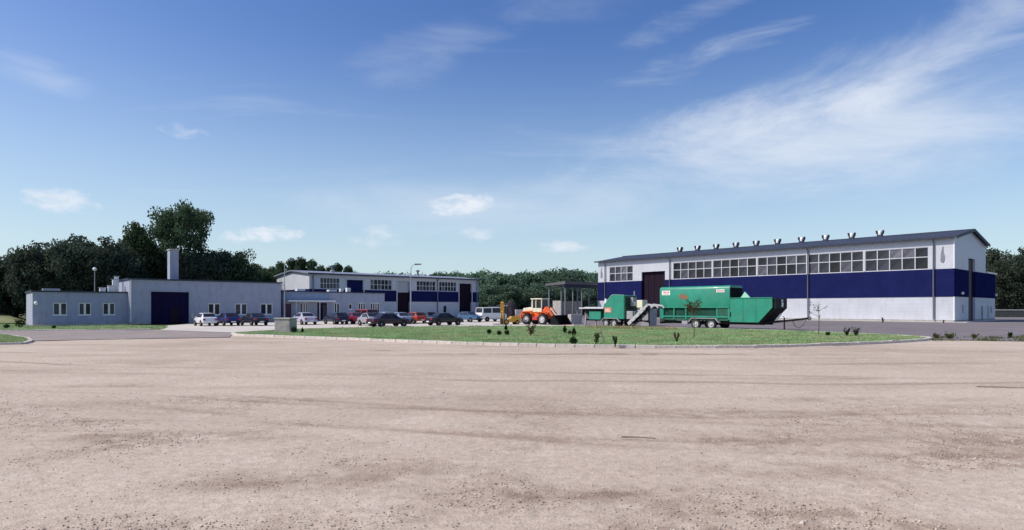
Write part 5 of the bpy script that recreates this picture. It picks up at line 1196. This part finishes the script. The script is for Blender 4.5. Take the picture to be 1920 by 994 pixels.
# ------------------------------------------------------------------ young planting on the island
def shrub(px, py, hpx, wpx, style, label, z=0.108, m=None, seed=None, name='shrub', group=None):
    p = gp(px, py, z); k = p.y / F; H, R = hpx * k, wpx * k / 2; rg = np.random.default_rng(int(px * 7 + py)); 
    h = thing(name, label, 'shrub', p, 0, group); m = m or M_shrub
    mb = MB()
    if style in ('ball', 'cone'):
        n = 320; u = rand_unit(rg, n) * (rg.random((n, 1)) ** 0.4)
        c = np.stack([u[:, 0] * R, u[:, 1] * R, H * 0.52 + u[:, 2] * H * 0.46], -1)
        if style == 'cone': c[:, :2] *= (1.25 - 1.05 * np.clip(c[:, 2] / H, 0, 1))[:, None]
        c = c * (0.85 + 0.3 * rg.random((n, 1))); lf = max(0.035, 0.13 * R + 0.02)
        v, f = leaf_quads(rg, c, lf); v[:, 2] = np.maximum(v[:, 2], 0.01); mb.tube([(0, 0, -0.05), (0, 0, H * 0.7)], [0.025, 0.01], 6)
    else:                                                         # several upright stems with loose leaves
        ns = 7; pts = []
        for i in range(ns):
            a = rg.random() * 6.28; e = np.array([math.cos(a) * R * rg.uniform(0.3, 1.0), math.sin(a) * R * rg.uniform(0.3, 1), H * rg.uniform(0.6, 1.0)])
            mb.tube([(0, 0, -0.05), tuple(e * np.array([0.4, 0.4, 0.5])), tuple(e)], [0.018, 0.012, 0.005], 5)
            t_ = rg.uniform(0.25, 1.0, 34)[:, None]; pts.append(e[None] * t_ + rg.normal(size=(34, 3)) * R * 0.16)
        c = np.concatenate(pts); c[:, 2] = np.maximum(c[:, 2], 0.03); v, f = leaf_quads(rg, c, max(0.04, 0.12 * R)); v[:, 2] = np.maximum(v[:, 2], 0.01)
    cm = mesh_np('foliage', v, f, m); o = obj('foliage', cm, m, h); mb.build('stem', M_bark, h); return h
RB = 'small dark round bush on the grass island near the forklift'; GB = 'small round bushes near the forklift'
shrub(917, 626.5, 9, 9, 'ball', RB, group=GB); shrub(936, 629, 9, 9, 'ball', RB, group=GB); shrub(950.5, 629, 10, 9, 'ball', RB, group=GB)
shrub(948.5, 621, 13, 8, 'cone', 'slim little conifer behind the small round bushes', m=M_needle)
shrub(995, 630, 25, 26, 'loose', 'straggly half-brown shrub in front of the orange loader', m=M_brownleaf)
shrub(1059, 625, 15, 10, 'cone', 'little dark conifer on the grass by the loader bucket', m=M_needle)
shrub(1068, 627, 8, 8, 'loose', 'tiny brown shrub between two little conifers', m=M_brownleaf)
shrub(1076, 630, 16, 11, 'cone', 'little dark conifer beside the tiny brown shrub', m=M_needle)
shrub(1075, 646, 14, 15, 'ball', 'round dark shrub near the front kerb of the island')
shrub(1117, 646.5, 28, 22, 'loose', 'bushy green shrub next to the leaning stake')
shrub(1154, 648.5, 20, 11, 'loose', 'narrow green shrub near the kerb, right of the leaning stake')
shrub(1269, 642, 22, 10, 'loose', 'thin brownish shrub on the grass before the green trailer', m=M_brownleaf)
shrub(1552, 630, 8, 8, 'ball', 'very small round bush beside the bare sapling')
shrub(1588, 630, 19, 12, 'loose', 'dark upright shrub, narrower of the pair beside the sapling', m=M_needle)
shrub(1605, 630.5, 19, 17, 'loose', 'dark spreading shrub, wider of the pair beside the sapling', m=M_needle)
shrub(552, 624, 12, 12, 'ball', 'dark bush beside the concrete utility block')
shrub(567, 624, 10, 6, 'cone', 'small slim bush between utility block and silver saloon', m=M_needle)
shrub(37, 614.5, 17, 17, 'ball', 'leafy bush on the grass left of the low annexe', z=0.05)
shrub(101, 616.5, 6, 7, 'ball', 'tiny bush in front of the low annexe windows', z=0.05)
shrub(12, 616, 8, 10, 'ball', 'low bush at the far end of the grass strip', z=0.05)
shrub(1655, 606, 12, 6, 'loose', 'lone weed standing on the asphalt before the big hall', z=0.03, m=M_weed)
shrub(1769, 606, 7, 4, 'loose', 'small weed at the foot of the hall corner', z=0.085, m=M_weed)
shrub(1780, 635, 11, 24, 'loose', 'yellow-green weed clump at the right tip of the island', z=0.03, m=M_weed)
shrub(1755, 634, 9, 16, 'loose', 'brownish weed clump at the kerb end', z=0.03, m=M_brownleaf)
shrub(1893, 634, 11, 10, 'loose', 'dark weed on the edge of the asphalt yard', z=0.03)
shrub(1828, 635, 9, 14, 'loose', 'low green weed between kerb end and dark weed', z=0.03, m=M_weed)
def sapling(px, py, hgt, spread, nb, leafm, nleaf, label, seed, lo=0.45):
    p = gp(px, py, 0.108); h = thing('sapling', label, 'sapling', p); rg = np.random.default_rng(seed); mb = MB(); pts = []
    mb.tube([(0, 0, -0.1), (0.03, 0.0, hgt * 0.5), (-0.02, 0.02, hgt)], [0.028, 0.02, 0.008], 6)
    for i in range(nb):
        z0 = hgt * rg.uniform(lo, 0.9); a = rg.random() * 6.28; e = np.array([math.cos(a) * spread * rg.uniform(0.5, 1), math.sin(a) * spread * rg.uniform(0.5, 1), z0 + rg.uniform(0.15, 0.5)])
        mb.tube([(0, 0, z0), tuple((e + np.array([0, 0, z0])) / 2), tuple(e)], [0.014, 0.010, 0.005], 5)
        t_ = rg.uniform(0.4, 1.0, nleaf)[:, None]; pts.append(np.array([0, 0, z0]) * (1 - t_) + e[None] * t_ + rg.normal(size=(nleaf, 3)) * 0.07)
    mb.build('trunk', M_bark, h); v, f = leaf_quads(rg, np.concatenate(pts), 0.06); obj('foliage', mesh_np('foliage', v, f, leafm), leafm, h)
sapling(1301, 634, 2.25, 0.75, 14, M_brownleaf, 22, 'brownish sapling standing before the green trailer wheels', 5, 0.6)
sapling(1535, 628, 2.3, 0.7, 9, M_weed, 7, 'thin nearly bare sapling right of the trailer drawbar', 6)
st = MB().tube([(0, 0, -0.1), (-0.22, 0.05, 0.85)], [0.03, 0.022], 6).build('stake', M_wood, None); st.location = gp(1133, 642, 0.108); tag(st, 'dark leaning stake on the grass beside the bushy shrub', 'stake')
